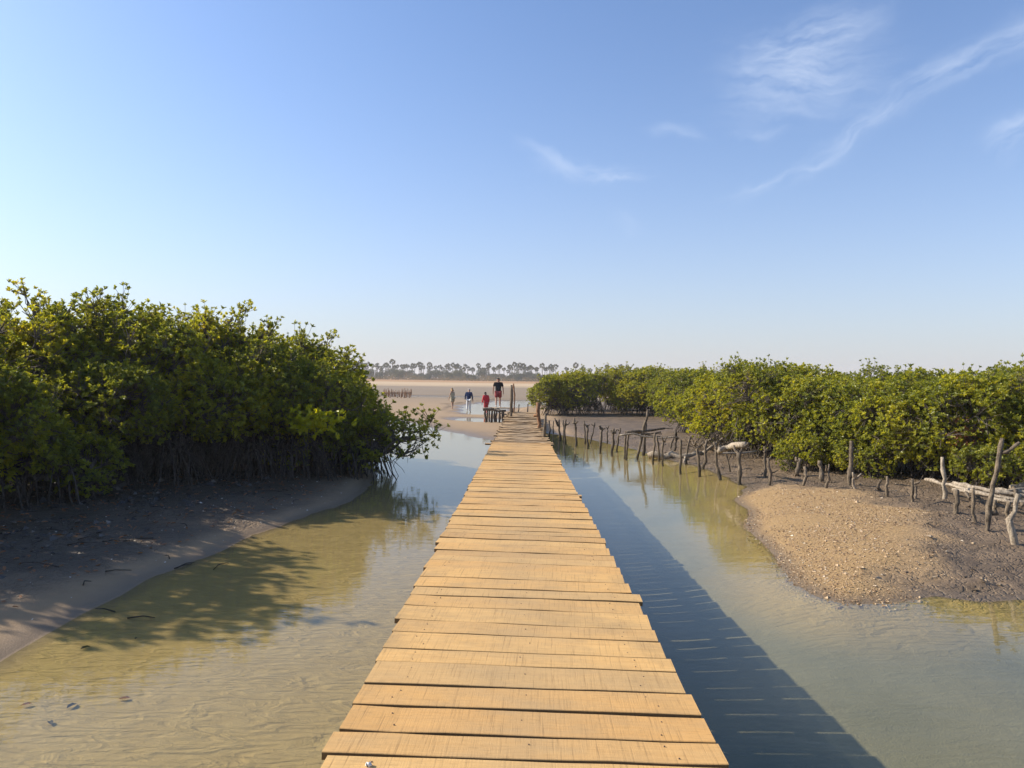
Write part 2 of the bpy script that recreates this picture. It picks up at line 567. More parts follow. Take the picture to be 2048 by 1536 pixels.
# reflectance of water from the viewing angle, the same from above and below
inc = nt.node('ShaderNodeVectorMath', operation='DOT_PRODUCT')
nt.l.new(nrm, inc.inputs[0])
nt.l.new(nt.node('ShaderNodeNewGeometry').outputs['Incoming'], inc.inputs[1])
cosv = nt.m('ABSOLUTE', inc.outputs['Value'])
frs = nt.m('ADD', 0.02, nt.m('MULTIPLY', 0.98, nt.m('POWER', nt.m('SUBTRACT', 1.0, cosv, clamp=True), 5.0)))
tr = nt.node('ShaderNodeBsdfTransparent')
tr.inputs[0].default_value = (0.93, 0.92, 0.80, 1)
df = nt.node('ShaderNodeBsdfDiffuse')
df.inputs[0].default_value = (0.22, 0.25, 0.20, 1)
body = nt.node('ShaderNodeMixShader')
body.inputs[0].default_value = 0.045
nt.l.new(tr.outputs[0], body.inputs[1])
nt.l.new(df.outputs[0], body.inputs[2])
gl = nt.node('ShaderNodeBsdfGlossy')
gl.inputs['Roughness'].default_value = 0.015
nt.l.new(nrm, gl.inputs['Normal'])
mx = nt.node('ShaderNodeMixShader')
nt.l.new(frs, mx.inputs[0])
nt.l.new(body.outputs[0], mx.inputs[1])
nt.l.new(gl.outputs[0], mx.inputs[2])
nt.l.new(mx.outputs[0], out.inputs[0])
wme = mesh_np('water', [(-30, -39.5, 0), (40, -39.5, 0), (60, 120, 0), (-50, 120, 0)], [0, 1, 2, 3], 4)
tag(link('water', wme, wm), kind='structure')


# ---------------------------------------------------------------- materials of wood and leaves
def wood_plank_mat(name, c1, c2, grey, greyness):
    m, nt, out = material(name)
    tcn = nt.node('ShaderNodeTexCoord')
    oi = nt.node('ShaderNodeObjectInfo')
    off = nt.node('ShaderNodeVectorMath', operation='ADD')
    cx = nt.node('ShaderNodeCombineXYZ')
    nt.put(cx.inputs[0], nt.m('MULTIPLY', oi.outputs['Random'], 37.0))
    nt.put(cx.inputs[1], nt.m('MULTIPLY', oi.outputs['Random'], 91.0))
    nt.l.new(tcn.outputs['Object'], off.inputs[0])
    nt.l.new(cx.outputs[0], off.inputs[1])
    p = off.outputs[0]
    grain = nt.noise(nt.mapping(p, (1.2, 22, 22)), 2.2, 6, 0.6, 0.6)
    fine = nt.noise(nt.mapping(p, (6, 120, 120)), 2.0, 3, 0.6)
    blot = nt.noise(nt.mapping(p, (1, 2.5, 1)), 2.6, 4, 0.6)
    saw = nt.noise(nt.mapping(p, (60, 1.2, 1), (0, 0, rad(4))), 1.5, 4, 0.8)
    col = nt.mix(grain, c1, c2)
    rv = nt.m('FRACT', nt.m('MULTIPLY', oi.outputs['Random'], 13.7))
    col = nt.mix(nt.m('MULTIPLY', rv, 0.65), col, nt.mix(0.5, c1, (0.56, 0.28, 0.09)))
    rv2 = nt.m('FRACT', nt.m('MULTIPLY', oi.outputs['Random'], 71.3))
    col = nt.mix(nt.m('MULTIPLY', nt.m('SUBTRACT', rv2, 0.55, clamp=True), 0.9), col, grey)
    dirt = nt.noise(nt.node('ShaderNodeNewGeometry').outputs['Position'], 1.7, 5, 0.7)
    col = nt.mix(nt.m('MULTIPLY', nt.m('SUBTRACT', dirt, 0.5, clamp=True), 2.2, clamp=True), col, (0.27, 0.19, 0.10))
    col = nt.mix(nt.m('MULTIPLY', nt.m('SUBTRACT', blot, 0.45, clamp=True), 1.3, clamp=True), col, grey)
    # worn, dirty strip where people walk
    sx_ = nt.node('ShaderNodeSeparateXYZ')
    nt.l.new(tcn.outputs['Object'], sx_.inputs[0])
    mid = nt.m('EXPONENT', nt.m('MULTIPLY', nt.m('POWER', nt.m('MULTIPLY', sx_.outputs[0], 2.3), 2.0), -1.0))
    mid = nt.m('MULTIPLY', nt.m('MULTIPLY', mid, blot), greyness)
    col = nt.mix(mid, col, grey)
    col = nt.mix(nt.m('MULTIPLY', nt.m('SUBTRACT', 0.46, saw, clamp=True), 4.5, clamp=True), col, (0.22, 0.13, 0.055))
    col = nt.mix(nt.m('MULTIPLY', nt.m('SUBTRACT', 0.43, fine, clamp=True), 3.4, clamp=True), col, (0.20, 0.12, 0.05))
    # knots
    vo = nt.node('ShaderNodeTexVoronoi')
    nt.put(vo.inputs['Vector'], nt.mapping(p, (1, 2, 1)))
    vo.inputs['Scale'].default_value = 1.6
    kn = nt.m('SUBTRACT', 1.0, nt.m('MULTIPLY', vo.outputs['Distance'], 13.0), clamp=True)
    col = nt.mix(nt.m('MULTIPLY', kn, 0.6), col, (0.18, 0.09, 0.035))
    # side faces painted darker, as shade in the gaps between planks
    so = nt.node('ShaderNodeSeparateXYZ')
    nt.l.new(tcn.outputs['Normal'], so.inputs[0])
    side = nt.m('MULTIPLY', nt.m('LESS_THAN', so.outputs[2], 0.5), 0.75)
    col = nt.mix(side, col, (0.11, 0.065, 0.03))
    h = nt.m('ADD', nt.m('MULTIPLY', grain, 0.5), nt.m('ADD', nt.m('MULTIPLY', saw, 0.5), nt.m('MULTIPLY', fine, 0.3)))
    principled(nt, out, col, 0.75, 0.2, nt.bump(h, 0.9, 0.004))
    return m


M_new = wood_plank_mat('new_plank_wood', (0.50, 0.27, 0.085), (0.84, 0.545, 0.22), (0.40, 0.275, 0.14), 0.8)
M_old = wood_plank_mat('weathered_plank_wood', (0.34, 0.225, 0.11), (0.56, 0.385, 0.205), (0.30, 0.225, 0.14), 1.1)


def bark_mat(name, dark, light, scale=1.0, low_dark=True):
    m, nt, out = material(name)
    g = nt.node('ShaderNodeNewGeometry')
    p = g.outputs['Position']
    n = nt.noise(nt.mapping(p, (9, 9, 2.5)), 2.2 * scale, 5, 0.7)
    n2 = nt.noise(p, 45 * scale, 3, 0.7)
    col = nt.mix(nt.ramp(n, [(0.33, 0.0), (0.62, 1.0)]), dark, light)
    col = nt.mix(nt.m('MULTIPLY', nt.m('SUBTRACT', n2, 0.55, clamp=True), 3.0, clamp=True), col, tuple(min(1, c * 1.5) for c in light))
    if low_dark:      # tide stain: mud and weed up to the high water mark
        s3 = nt.node('ShaderNodeSeparateXYZ')
        nt.l.new(p, s3.inputs[0])
        zz = nt.m('ADD', s3.outputs[2], nt.m('MULTIPLY', nt.m('SUBTRACT', n, 0.5), 0.35))
        t = nt.m('SUBTRACT', 1.0, nt.m('MULTIPLY', nt.m('SUBTRACT', zz, 0.06), 5.0, clamp=True))
        col = nt.mix(nt.m('MULTIPLY', t, 0.75), col, (0.06, 0.05, 0.035))
    h = nt.m('ADD', n, nt.m('MULTIPLY', n2, 0.5))
    principled(nt, out, col, 0.85, 0.2, nt.bump(h, 1.0, 0.025))
    return m


M_stake = bark_mat('grey_stake_bark', (0.045, 0.033, 0.023), (0.245, 0.19, 0.13))
M_darkstake = bark_mat('dark_stake_bark', (0.035, 0.028, 0.022), (0.15, 0.12, 0.09))
M_pale = bark_mat('pale_driftwood', (0.17, 0.13, 0.09), (0.46, 0.38, 0.28), 1.0, False)
M_post = bark_mat('brown_post_wood', (0.14, 0.07, 0.035), (0.31, 0.17, 0.09), 1.0, False)
M_branch = bark_mat('mangrove_bark', (0.085, 0.07, 0.055), (0.22, 0.185, 0.15), 1.0, False)
M_root = bark_mat('mangrove_root_bark', (0.022, 0.018, 0.014), (0.13, 0.105, 0.085), 1.0, True)
M_beam = bark_mat('rough_beam', (0.12, 0.085, 0.05), (0.26, 0.19, 0.12), 1.0, False)


def leaf_mat(name, stops, transl=0.52, rough=0.38):
    m, nt, out = material(name)
    t = nt.attr('tint')
    oi = nt.node('ShaderNodeObjectInfo')
    p = nt.node('ShaderNodeNewGeometry').outputs['Position']
    cl = nt.noise(p, 0.9, 3, 0.6)
    f = nt.m('ADD', nt.m('MULTIPLY', t, 0.55), nt.m('MULTIPLY', nt.m('SUBTRACT', cl, 0.3), 0.85))
    f = nt.m('ADD', f, nt.m('MULTIPLY', nt.m('SUBTRACT', oi.outputs['Random'], 0.5), 0.22))
    col = nt.ramp(f, stops)
    b = nt.node('ShaderNodeBsdfPrincipled')
    nt.put(b.inputs['Base Color'], col)
    b.inputs['Roughness'].default_value = rough
    b.inputs['Specular IOR Level'].default_value = 0.5
    tl = nt.node('ShaderNodeBsdfTranslucent')
    nt.put(tl.inputs[0], nt.mix(1.0, col, (1.35, 1.25, 0.35), 'MULTIPLY'))
    mxs = nt.node('ShaderNodeMixShader')
    mxs.inputs[0].default_value = transl
    nt.l.new(b.outputs[0], mxs.inputs[1])
    nt.l.new(tl.outputs[0], mxs.inputs[2])
    nt.l.new(mxs.outputs[0], out.inputs[0])
    return m


M_leaf = leaf_mat('mangrove_leaf', [(0.0, (0.115, 0.145, 0.06)), (0.28, (0.21, 0.235, 0.055)), (0.52, (0.36, 0.365, 0.05)), (0.78, (0.52, 0.47, 0.05)), (1.0, (0.60, 0.37, 0.05))])
M_brown = leaf_mat('withered_leaf', [(0.0, (0.16, 0.075, 0.035)), (0.5, (0.33, 0.15, 0.07)), (1.0, (0.45, 0.27, 0.15))], 0.25)
M_young = leaf_mat('young_leaf', [(0.0, (0.26, 0.30, 0.02)), (0.5, (0.45, 0.45, 0.025)), (1.0, (0.62, 0.56, 0.04))], 0.5)
M_far = leaf_mat('distant_leaf', [(0.0, (0.045, 0.06, 0.025)), (0.5, (0.075, 0.09, 0.035)), (1.0, (0.12, 0.12, 0.05))], 0.2, 0.7)


def leaves_mesh(name, base, axis, normal, length, width, tint, mat, parent, six=True, cup=0.25):
    """base, axis, normal: (n,3) arrays; every leaf is a folded blade"""
    n = len(base)
    axis = axis / np.linalg.norm(axis, axis=1, keepdims=True)
    side = np.cross(axis, normal)
    side /= (np.linalg.norm(side, axis=1, keepdims=True) + 1e-9)
    nn = np.cross(side, axis)
    L = length[:, None]
    Wd = width[:, None]
    up = nn * Wd * cup
    b = base
    tip = base + axis * L - nn * L * 0.08
    if six:
        l1 = base + axis * L * 0.38 + side * Wd * 0.5 + up
        l2 = base + axis * L * 0.78 + side * Wd * 0.38 + up * 0.8
        r1 = base + axis * L * 0.38 - side * Wd * 0.5 + up
        r2 = base + axis * L * 0.78 - side * Wd * 0.38 + up * 0.8
        V = np.stack([b, l1, l2, tip, r2, r1], 1).reshape(-1, 3)
        o = np.arange(n)[:, None] * 6
        F_ = np.stack([o + np.array([[0, 1, 2, 3]]), o + np.array([[0, 3, 4, 5]])], 1).reshape(-1, 4)
        me = mesh_np(name, V, F_, 4, False)
        k = 6
    else:
        l1 = base + axis * L * 0.5 + side * Wd * 0.5 + up
        r1 = base + axis * L * 0.5 - side * Wd * 0.5 + up
        V = np.stack([b, l1, tip, r1], 1).reshape(-1, 3)
        o = np.arange(n)[:, None] * 4
        F_ = np.stack([o + np.array([[0, 1, 2]]), o + np.array([[0, 2, 3]])], 1).reshape(-1, 3)
        me = mesh_np(name, V, F_, 3, False)
        k = 4
    at = me.attributes.new('tint', 'FLOAT', 'POINT')
    at.data.foreach_set('value', np.repeat(tint, k).astype(np.float32))
    return link(name, me, mat, parent)


def unit(v):
    return v / (np.linalg.norm(v, axis=-1, keepdims=True) + 1e-9)


def rosettes(tips, dirs, rng, per=10, L=0.092, wf=0.46, spread=(0.5, 1.25)):
    """whorls of leaves round the twig ends"""
    n = len(tips)
    cnt = per
    T = np.repeat(tips, cnt, 0)
    A = unit(np.repeat(dirs, cnt, 0))
    ref = np.where(np.abs(A[:, 2:3]) < 0.9, np.array([[0, 0, 1.0]]), np.array([[1.0, 0, 0]]))
    s = unit(np.cross(A, ref))
    t = np.cross(A, s)
    ph = rng.uniform(0, 2 * math.pi, len(T))
    th = rng.uniform(spread[0], spread[1], len(T))
    rad_ = s * np.cos(ph)[:, None] + t * np.sin(ph)[:, None]
    ax = A * np.cos(th)[:, None] + rad_ * np.sin(th)[:, None]
    nr = A * np.sin(th)[:, None] - rad_ * np.cos(th)[:, None] + rng.normal(0, 0.15, ax.shape)
    base = T - A * rng.uniform(0, 0.05, (len(T), 1))
    ln = L * rng.uniform(0.7, 1.15, len(T))
    rt = rng.uniform(0, 1, n)
    ln *= np.repeat(rng.uniform(0.72, 1.2, n), cnt)
    tint = np.clip(np.repeat(rt, cnt) * 0.6 + rng.uniform(0, 1, len(T)) * 0.4, 0, 1)
    return base, ax, nr, ln, ln * wf * rng.uniform(0.85, 1.15, len(T)), tint


def wander(a, b, rng, amt, k=3, sag=0.0):
    a, b = np.asarray(a, float), np.asarray(b, float)
    L = np.linalg.norm(b - a)
    pts = [a]
    for i in range(1, k):
        t = i / k
        p = a + (b - a) * t + rng.normal(0, amt * L, 3)
        p[2] += sag * L * math.sin(math.pi * t)
        pts.append(p)
    pts.append(b)
    return pts


def make_mangrove(seed, R, H, z0, ntips, lobes=9, leggy=False, per=10, lean=(0, 0), emergent=14, roots=55, brown=False, young=False):
    rng = np.random.default_rng(seed)
    root = empty('mangrove')
    ctr = []
    for i in range(lobes):
        a = 2 * math.pi * (i + rng.uniform(-0.3, 0.3)) / lobes * (1 if i < lobes * 0.65 else 2.3)
        rr = R * (rng.uniform(0.45, 0.68) if i < lobes * 0.65 else rng.uniform(0.0, 0.35))
        zz = z0 + (H - z0) * (rng.uniform(0.22, 0.6) if i < lobes * 0.65 else rng.uniform(0.5, 0.72))
        lr = R * rng.uniform(0.34, 0.52)
        if leggy:
            zz = z0 + (H - z0) * rng.uniform(0.55, 0.9)
            lr = R * rng.uniform(0.2, 0.34)
        ctr.append((math.cos(a) * rr + lean[0] * zz, math.sin(a) * rr + lean[1] * zz, min(zz, H - lr * 0.9), lr))
    ctr = np.array(ctr)
    tips, nrm = [], []
    while sum(len(t) for t in tips) < ntips:
        m = ntips * 2
        k = rng.integers(0, len(ctr), m)
        d = rng.normal(0, 1, (m, 3))
        d[:, 2] = d[:, 2] * 0.9 + 0.25
        d = unit(d)
        rr = ctr[k, 3] * (0.62 + 0.42 * rng.uniform(0, 1, m) ** 0.6)
        bumpy = 1 + 0.16 * np.sin(d[:, 0] * 7 + k * 2) * np.sin(d[:, 1] * 6 + k) * np.cos(d[:, 2] * 5)
        P = ctr[k, :3] + d * (rr * bumpy)[:, None] * np.array([1, 1, 0.95])
        ok = P[:, 2] > z0 - 0.1 + 0.35 * rng.uniform(0, 1, m) ** 2
        w = np.sin(P[:, 0] * 4.1 + seed) * np.sin(P[:, 1] * 3.7 + 1.3 * seed) + np.sin(P[:, 2] * 4.9 + 0.7 * seed) * np.sin((P[:, 0] + P[:, 1]) * 2.9)
        ok &= w < 0.22 + 0.5 * rng.uniform(0, 1, m)
        P += rng.normal(0, 0.05, P.shape)
        for j in range(len(ctr)):
            dist = np.linalg.norm((P - ctr[j, :3]), axis=1)
            ok &= ~((dist < ctr[j, 3] * 0.62) & (j != k))
        tips.append(P[ok])
        nrm.append(d[ok])
    tips = np.concatenate(tips)[:ntips]
    nrm = np.concatenate(nrm)[:ntips]
    # a few shoots that stand out of the outline
    top = tips[:, 2] > (z0 + (H - z0) * 0.55)
    idx = rng.choice(np.where(top)[0], min(emergent, top.sum()), replace=False)
    em_t, em_n = [], []
    for i in idx:
        c = tips[i]
        for j in range(7):
            d = unit(np.array([rng.normal(0, 0.5) + nrm[i][0] * 0.4, rng.normal(0, 0.5) + nrm[i][1] * 0.4, rng.uniform(0.6, 1.2)]))
            em_t.append(c + d * rng.uniform(0.12, 0.5))
            em_n.append(d)
    tips = np.concatenate([tips, np.array(em_t)])
    nrm = np.concatenate([nrm, np.array(em_n)])
    # branch hierarchy
    stems = []
    ns = 7 if not leggy else 9
    for i in range(ns):
        a = 2 * math.pi * i / ns + rng.uniform(-0.3, 0.3)
        rr = R * rng.uniform(0.15, 0.42)
        stems.append((math.cos(a) * rr + lean[0] * z0 * 1.5, math.sin(a) * rr + lean[1] * z0 * 1.5, z0 + (H - z0) * rng.uniform(0.15, 0.42)))
    stems = np.array(stems)
    n1, n2 = 34, 210
    axis = np.stack([tips[:, 0] * 0.25, tips[:, 1] * 0.25, tips[:, 2] * 0.72], 1)
    l1 = axis[rng.choice(len(tips), n1)] * 0.45 + tips[rng.choice(len(tips), n1)] * 0.55
    i2 = rng.choice(len(tips), n2)
    l2 = tips[i2] - nrm[i2] * 0.33 - np.array([0, 0, 0.12])
    mb = MB()
    base0 = np.array([0, 0, 0.45])
    for s in stems:
        mb.tube(wander(base0 + rng.normal(0, 0.12, 3) * np.array([1, 1, 0.5]), s, rng, 0.06, 4), [0.06, 0.052, 0.045, 0.04, 0.034], 6, False)
    for p in l1:
        s = stems[np.argmin(np.linalg.norm(stems - p, axis=1))]
        mb.tube(wander(s, p, rng, 0.07, 4, 0.03), [0.034, 0.029, 0.025, 0.02, 0.016], 5, False)
    for p in l2:
        s = l1[np.argmin(np.linalg.norm(l1 - p, axis=1) + np.maximum(0, l1[:, 2] - p[2]) * 2)]
        mb.tube(wander(s, p, rng, 0.06, 3), [0.016, 0.013, 0.011, 0.008], 4, False)
    for i, p in enumerate(tips):
        if i < ntips and i % 2:
            continue
        d = np.linalg.norm(l2 - p, axis=1)
        s = l2[np.argmin(d)]
        if d.min() < 1.2:
            mb.tube(wander(s, p, rng, 0.05, 2), [0.008, 0.006, 0.004], 3, False)
    mb.build('branches', M_branch, root)['kind'] = 'stuff'
    # leaves
    dirs = unit(nrm * 0.8 + np.array([0, 0, 0.75]) + rng.normal(0, 0.25, nrm.shape))
    bs, ax, nr, ln, wd, ti = rosettes(tips, dirs, rng, per)
    leaves_mesh('crown', bs, ax, nr, ln, wd, ti, M_leaf, root)
    # prop roots
    mr = MB()
    for i in range(roots):
        a = rng.uniform(0, 2 * math.pi)
        far_ = rng.uniform(0.35, 1.0) * R * 0.72
        top_z = rng.uniform(0.35, 0.95) * max(z0, 0.5) + 0.3
        a0 = a + rng.normal(0, 0.9)
        p0 = np.array([math.cos(a0) * far_ * rng.uniform(0.05, 0.45), math.sin(a0) * far_ * rng.uniform(0.05, 0.45), top_z])
        p3 = np.array([math.cos(a) * far_, math.sin(a) * far_, -0.25])
        pts = []
        for k in range(6):
            t = k / 5
            p = p0 + (p3 - p0) * t
            p[2] = p0[2] + 0.22 * math.sin(math.pi * min(t * 1.3, 1)) - (p0[2] + 0.25) * t ** 2.2
            pts.append(p + rng.normal(0, 0.02, 3))
        r0 = rng.uniform(0.008, 0.02)
        pts[2] = pts[2] + rng.normal(0, 0.06, 3)
        pts[3] = pts[3] + rng.normal(0, 0.05, 3)
        mr.tube(pts, [r0 * 1.3, r0 * 1.2, r0, r0, r0 * 0.95, r0 * 0.9], 5, False)
    for i in range(roots // 2):     # thin twigs and aerial roots hanging from the crown
        a = rng.uniform(0, 2 * math.pi)
        q = np.array([math.cos(a) * R * rng.uniform(0.4, 0.9), math.sin(a) * R * rng.uniform(0.4, 0.9), z0 + rng.uniform(0.0, 0.3)])
        e = q + np.array([rng.normal(0, 0.3), rng.normal(0, 0.3), -rng.uniform(0.2, 0.95) * z0])
        mr.tube(wander(q, e, rng, 0.12, 3), [0.009, 0.008, 0.006, 0.004], 4, False)
    mr.build('root_tangle', M_root, root)['kind'] = 'stuff'
    if brown:
        c = np.array([R * 0.05, -R * 1.24, z0 + 0.8])
        P = c + rng.normal(0, 1, (130, 3)) * np.array([0.28, 0.10, 0.24])
        dd = unit(rng.normal(0, 1, P.shape) + np.array([0, -0.7, -0.2]))
        bs, ax, nr, ln, wd, ti = rosettes(P, dd, rng, 7, 0.11, 0.46, (0.5, 1.6))
        o = leaves_mesh('withered_spray', bs, ax, nr, ln, wd, ti, M_brown, root)
        o['kind'] = 'stuff'
        o['label'] = 'withered brown leaves low on the crown'
    if young:
        c = np.array([R * 0.45, -R * 0.92, z0 + 0.75])
        P = c + rng.normal(0, 1, (90, 3)) * np.array([0.34, 0.12, 0.2])
        dd = unit(rng.normal(0, 0.6, P.shape) + np.array([0, -0.6, 0.8]))
        bs, ax, nr, ln, wd, ti = rosettes(P, dd, rng, 9, 0.11, 0.46)
        o = leaves_mesh('young_spray', bs, ax, nr, ln, wd, ti, M_young, root)
        o['kind'] = 'stuff'
        o['label'] = 'bright yellow green young leaves low on the crown'
    return root


def copy_thing(src, loc, rz=0.0, sc=1.0, label=None, cat=None, group=None):
    c = src.copy()
    COL.objects.link(c)
    c.location = loc
    c.rotation_euler = (0, 0, rz)
    c.scale = (sc, sc, sc) if not hasattr(sc, '__len__') else sc
    tag(c, label, cat, group)
    for ch in src.children:
        d = ch.copy()
        COL.objects.link(d)
        d.parent = c
        for g in ch.children:
            e = g.copy()
            COL.objects.link(e)
            e.parent = d
    return c


used = set()


def place(src, loc, rz, sc, label, cat, group):
    if src.name not in used:
        used.add(src.name)
        src.location = loc
        src.rotation_euler = (0, 0, rz)
        src.scale = (sc, sc, sc) if not hasattr(sc, '__len__') else sc
        return tag(src, label, cat, group)
    return copy_thing(src, loc, rz, sc, label, cat, group)


# ---------------------------------------------------------------- mangroves
VT = [make_mangrove(101, 2.0, 3.9, 0.8, 2150, emergent=30), make_mangrove(202, 2.1, 3.7, 0.7, 2150, lobes=12, emergent=34), make_mangrove(303, 1.9, 4.0, 0.85, 2000, lobes=11, emergent=36)]
VM = [make_mangrove(404, 1.9, 2.9, 0.42, 2500, lobes=10, emergent=8), make_mangrove(505, 2.0, 2.8, 0.4, 2500, lobes=12, emergent=8)]
VL = make_mangrove(606, 1.5, 2.0, 0.15, 1700, lobes=8, emergent=5)
VG = make_mangrove(707, 1.3, 4.7, 1.4, 330, lobes=9, leggy=True, per=9, emergent=26)
VO = make_mangrove(808, 1.7, 1.75, 0.55, 620, lobes=9, per=9, lean=(0.35, 0), emergent=16, roots=46)
VB = make_mangrove(909, 2.0, 2.9, 0.42, 2500, lobes=11, emergent=8, brown=True)
VY = make_mangrove(515, 2.0, 2.9, 0.85, 2300, lobes=12, emergent=8, young=True, roots=95)
VF = make_mangrove(616, 2.1, 3.0, 0.95, 2300, lobes=12, emergent=8, roots=100)
HT = {}
for o_, h_ in ((VT[0], 3.9), (VT[1], 3.7), (VT[2], 4.0), (VM[0], 2.9), (VM[1], 2.8), (VL, 2.0), (VG, 4.7), (VO, 1.75), (VB, 2.9), (VY, 2.9), (VF, 3.0)):
    HT[o_.name] = h_
GL, GRr, GF = 'mangroves crowding the left bank', 'mangroves along the right bank', 'mangroves across the far mud flat'


def mg(src, px, y, h, label, group, rz=None):
    p = D(px, 900, y)
    s = h / HT[src.name if src.name in HT else src.name]
    rz = random.uniform(0, 6.28) if rz is None else rz
    x = p.x
    z = max(zg(x, y), 0.0)
    place(src, (x, y, z - 0.03), rz, (min(s, 1.15) * random.uniform(0.95, 1.08), min(s, 1.15) * random.uniform(0.95, 1.08), s), label, 'mangrove', group)


# left bank, (builder, photo x, distance, height, label)
ORD = ['first', 'second', 'third', 'fourth', 'fifth', 'sixth', 'seventh', 'eighth', 'ninth', 'tenth', 'eleventh', 'twelfth', 'thirteenth', 'fourteenth', 'fifteenth',
       'sixteenth', 'seventeenth', 'eighteenth']
for src, px, y, h, lab in [
    (VM[0], -30, 12.3, 2.4, 'low dark mangrove at the left edge, leaves almost on the mud'),
    (VL, 85, 12.7, 1.65, 'smallest dark green bush at lower left, leaves touching the mud'),
    (VT[0], 25, 14.3, 3.6, 'tall mangrove at the far left edge behind the low dark one'),
    (VG, 132, 15.4, 4.1, 'leggy mangrove with bare twigs standing above the others at far left'),
    (VF, 185, 14.6, 2.5, 'mid height mangrove below the leggy one, roots on the dark mud'),
    (VT[1], 205, 16.2, 3.6, 'dense rounded mangrove just right of the leggy one'),
    (VT[2], 282, 15.9, 3.75, 'mangrove with the bright peak between the two leggy tops'),
    (VF, 335, 15.5, 2.5, 'low mangrove in front at the middle of the left clump, long roots over black mud'),
    (VT[0], 375, 17.0, 3.55, 'broad mangrove left of the middle of the left clump'),
    (VG, 405, 17.5, 4.15, 'open topped mangrove with clear twigs over the middle of the left clump'),
    (VT[1], 455, 17.2, 3.35, 'mangrove right of the open topped one, roots hanging over the mud'),
    (VF, 495, 16.7, 2.6, 'shorter mangrove over the tangle of grey roots on the left bank'),
    (VG, 500, 18.0, 3.8, 'loose crowned mangrove with small round leaf heads against the sky'),
    (VG, 240, 17.0, 4.05, 'thin stemmed mangrove poking out between the rounded and the bright peaked one'),
    (VG, 600, 19.8, 3.7, 'sparse mangrove whose leaf heads stand out above the downward slope'),
    (VT[2], 540, 18.0, 3.15, 'mangrove whose crown starts the downward slope to the right'),
    (VT[1], 584, 18.8, 3.35, 'mangrove near the right end of the left clump, last tall crown'),
    (VY, 585, 17.2, 2.5, 'bushy mangrove with bright yellow green sprays over the black roots'),
    (VM[0], 628, 20.8, 3.3, 'mangrove at the right end of the left clump against the pale sky'),
    (VL, 652, 18.0, 2.0, 'low mangrove on the muddy point by the open water'),
    (VL, 692, 20.0, 1.75, 'small mangrove behind the muddy point, beach seen past it'),
    (VO, 735, 18.4, 1.55, 'overhanging mangrove reaching out over the water on bare arching branches'),
]:
    mg(src, px, y, h, lab, GL, rz=0.15 if src in (VO, VY, VB) else None)
for i, (px, y, h) in enumerate([(90, 20, 3.4), (300, 21, 3.4), (430, 22, 3.5), (540, 23, 3.1)]):
    mg(VT[i % 3], px, y, h, 'back row mangrove of the left bank, %s from the left, hidden by those in front' % ORD[i], GL)
for i, (x, y, h) in enumerate([(-11.6, 13.0, 3.9), (-9.9, 10.6, 3.9), (-9.3, 9.3, 3.6), (-13, 17, 4.2), (-15, 21, 4.2), (-14, 11, 4.0)]):
    src = VT[i % 3]
    place(src, (x, y, zg(x, y) - 0.03), random.uniform(0, 6), (1, 1, h / 3.9), 'mangrove on the left bank just outside the picture, shading the mud', 'mangrove', GL)

# across the mud flat
for src, px, y, h, lab in [
    (VM[0], 1108, 49, 2.8, 'mangrove at the left end of the far thicket, beside the old walkway'),
    (VM[1], 1145, 50, 2.9, 'second mangrove from the left end of the far thicket'),
    (VT[0], 1188, 51, 3.1, 'third mangrove of the far thicket, pale aerial roots at its foot'),
    (VT[2], 1238, 52, 3.4, 'tallest mangrove of the far thicket across the mud flat'),
    (VM[0], 1278, 50, 3.2, 'mangrove right of the tallest one in the far thicket'),
    (VT[1], 1322, 49, 3.2, 'far thicket mangrove above the tiny row of stakes'),
    (VM[1], 1365, 46, 3.1, 'mangrove in the dark corner where the two thickets meet'),
]:
    mg(src, px, y, h, lab, GF)
for i, (px, y, h) in enumerate([(1120, 56, 3.0), (1168, 57, 3.2), (1215, 58, 3.4), (1265, 57, 3.4), (1310, 58, 3.4), (1350, 55, 3.4), (1400, 52, 3.4), (1450, 48, 3.3)]):
    mg((VT + VM)[i % 5], px, y, h, 'back row mangrove of the far thicket, %s from the left, only its top showing' % ORD[i], GF)

# right bank
for src, px, y, h, lab in [
    (VM[1], 1395, 33, 2.75, 'yellow green mangrove at the left end of the right thicket by the mud'),
    (VM[0], 1437, 28.0, 2.65, 'mangrove behind the big forked stake on the right bank'),
    (VM[1], 1480, 25.0, 2.45, 'mangrove over the grey tangle of bare twigs on the right bank'),
    (VT[0], 1500, 22.8, 3.3, 'peaked mangrove that stands highest in the right thicket'),
    (VM[0], 1568, 22.6, 2.5, 'dull olive mangrove right of the peaked one'),
    (VM[1], 1640, 20.4, 2.45, 'mangrove above the two thick short stakes on the mud'),
    (VL, 1618, 19.6, 1.3, 'small bush with leaves down to the mud beside the thick short stakes'),
    (VM[0], 1715, 19.6, 2.45, 'mangrove behind the tallest single stake on the mud'),
    (VL, 1742, 18.2, 1.2, 'low leafy bush right of the tallest single stake'),
    (VB, 1805, 18.3, 2.45, 'mangrove with a patch of withered rusty leaves on the right bank'),
    (VM[0], 1888, 17.5, 2.4, 'bright mangrove with dark hollow beneath it on the right bank'),
    (VM[1], 1965, 16.7, 2.4, 'mangrove right behind the pole platform'),
    (VL, 1995, 15.6, 1.2, 'low bush with leaves hanging over the back of the platform'),
    (VT[1], 2065, 16.2, 2.6, 'mangrove at the right edge behind the tall forked pole'),
    (VM[0], 2170, 15.5, 2.5, 'mangrove just past the right edge of the picture'),
    (VM[1], 2340, 14.5, 2.5, 'mangrove further right, outside the picture'),
]:
    mg(src, px, y, h, lab, GRr, rz=0.2 if src is VB else None)
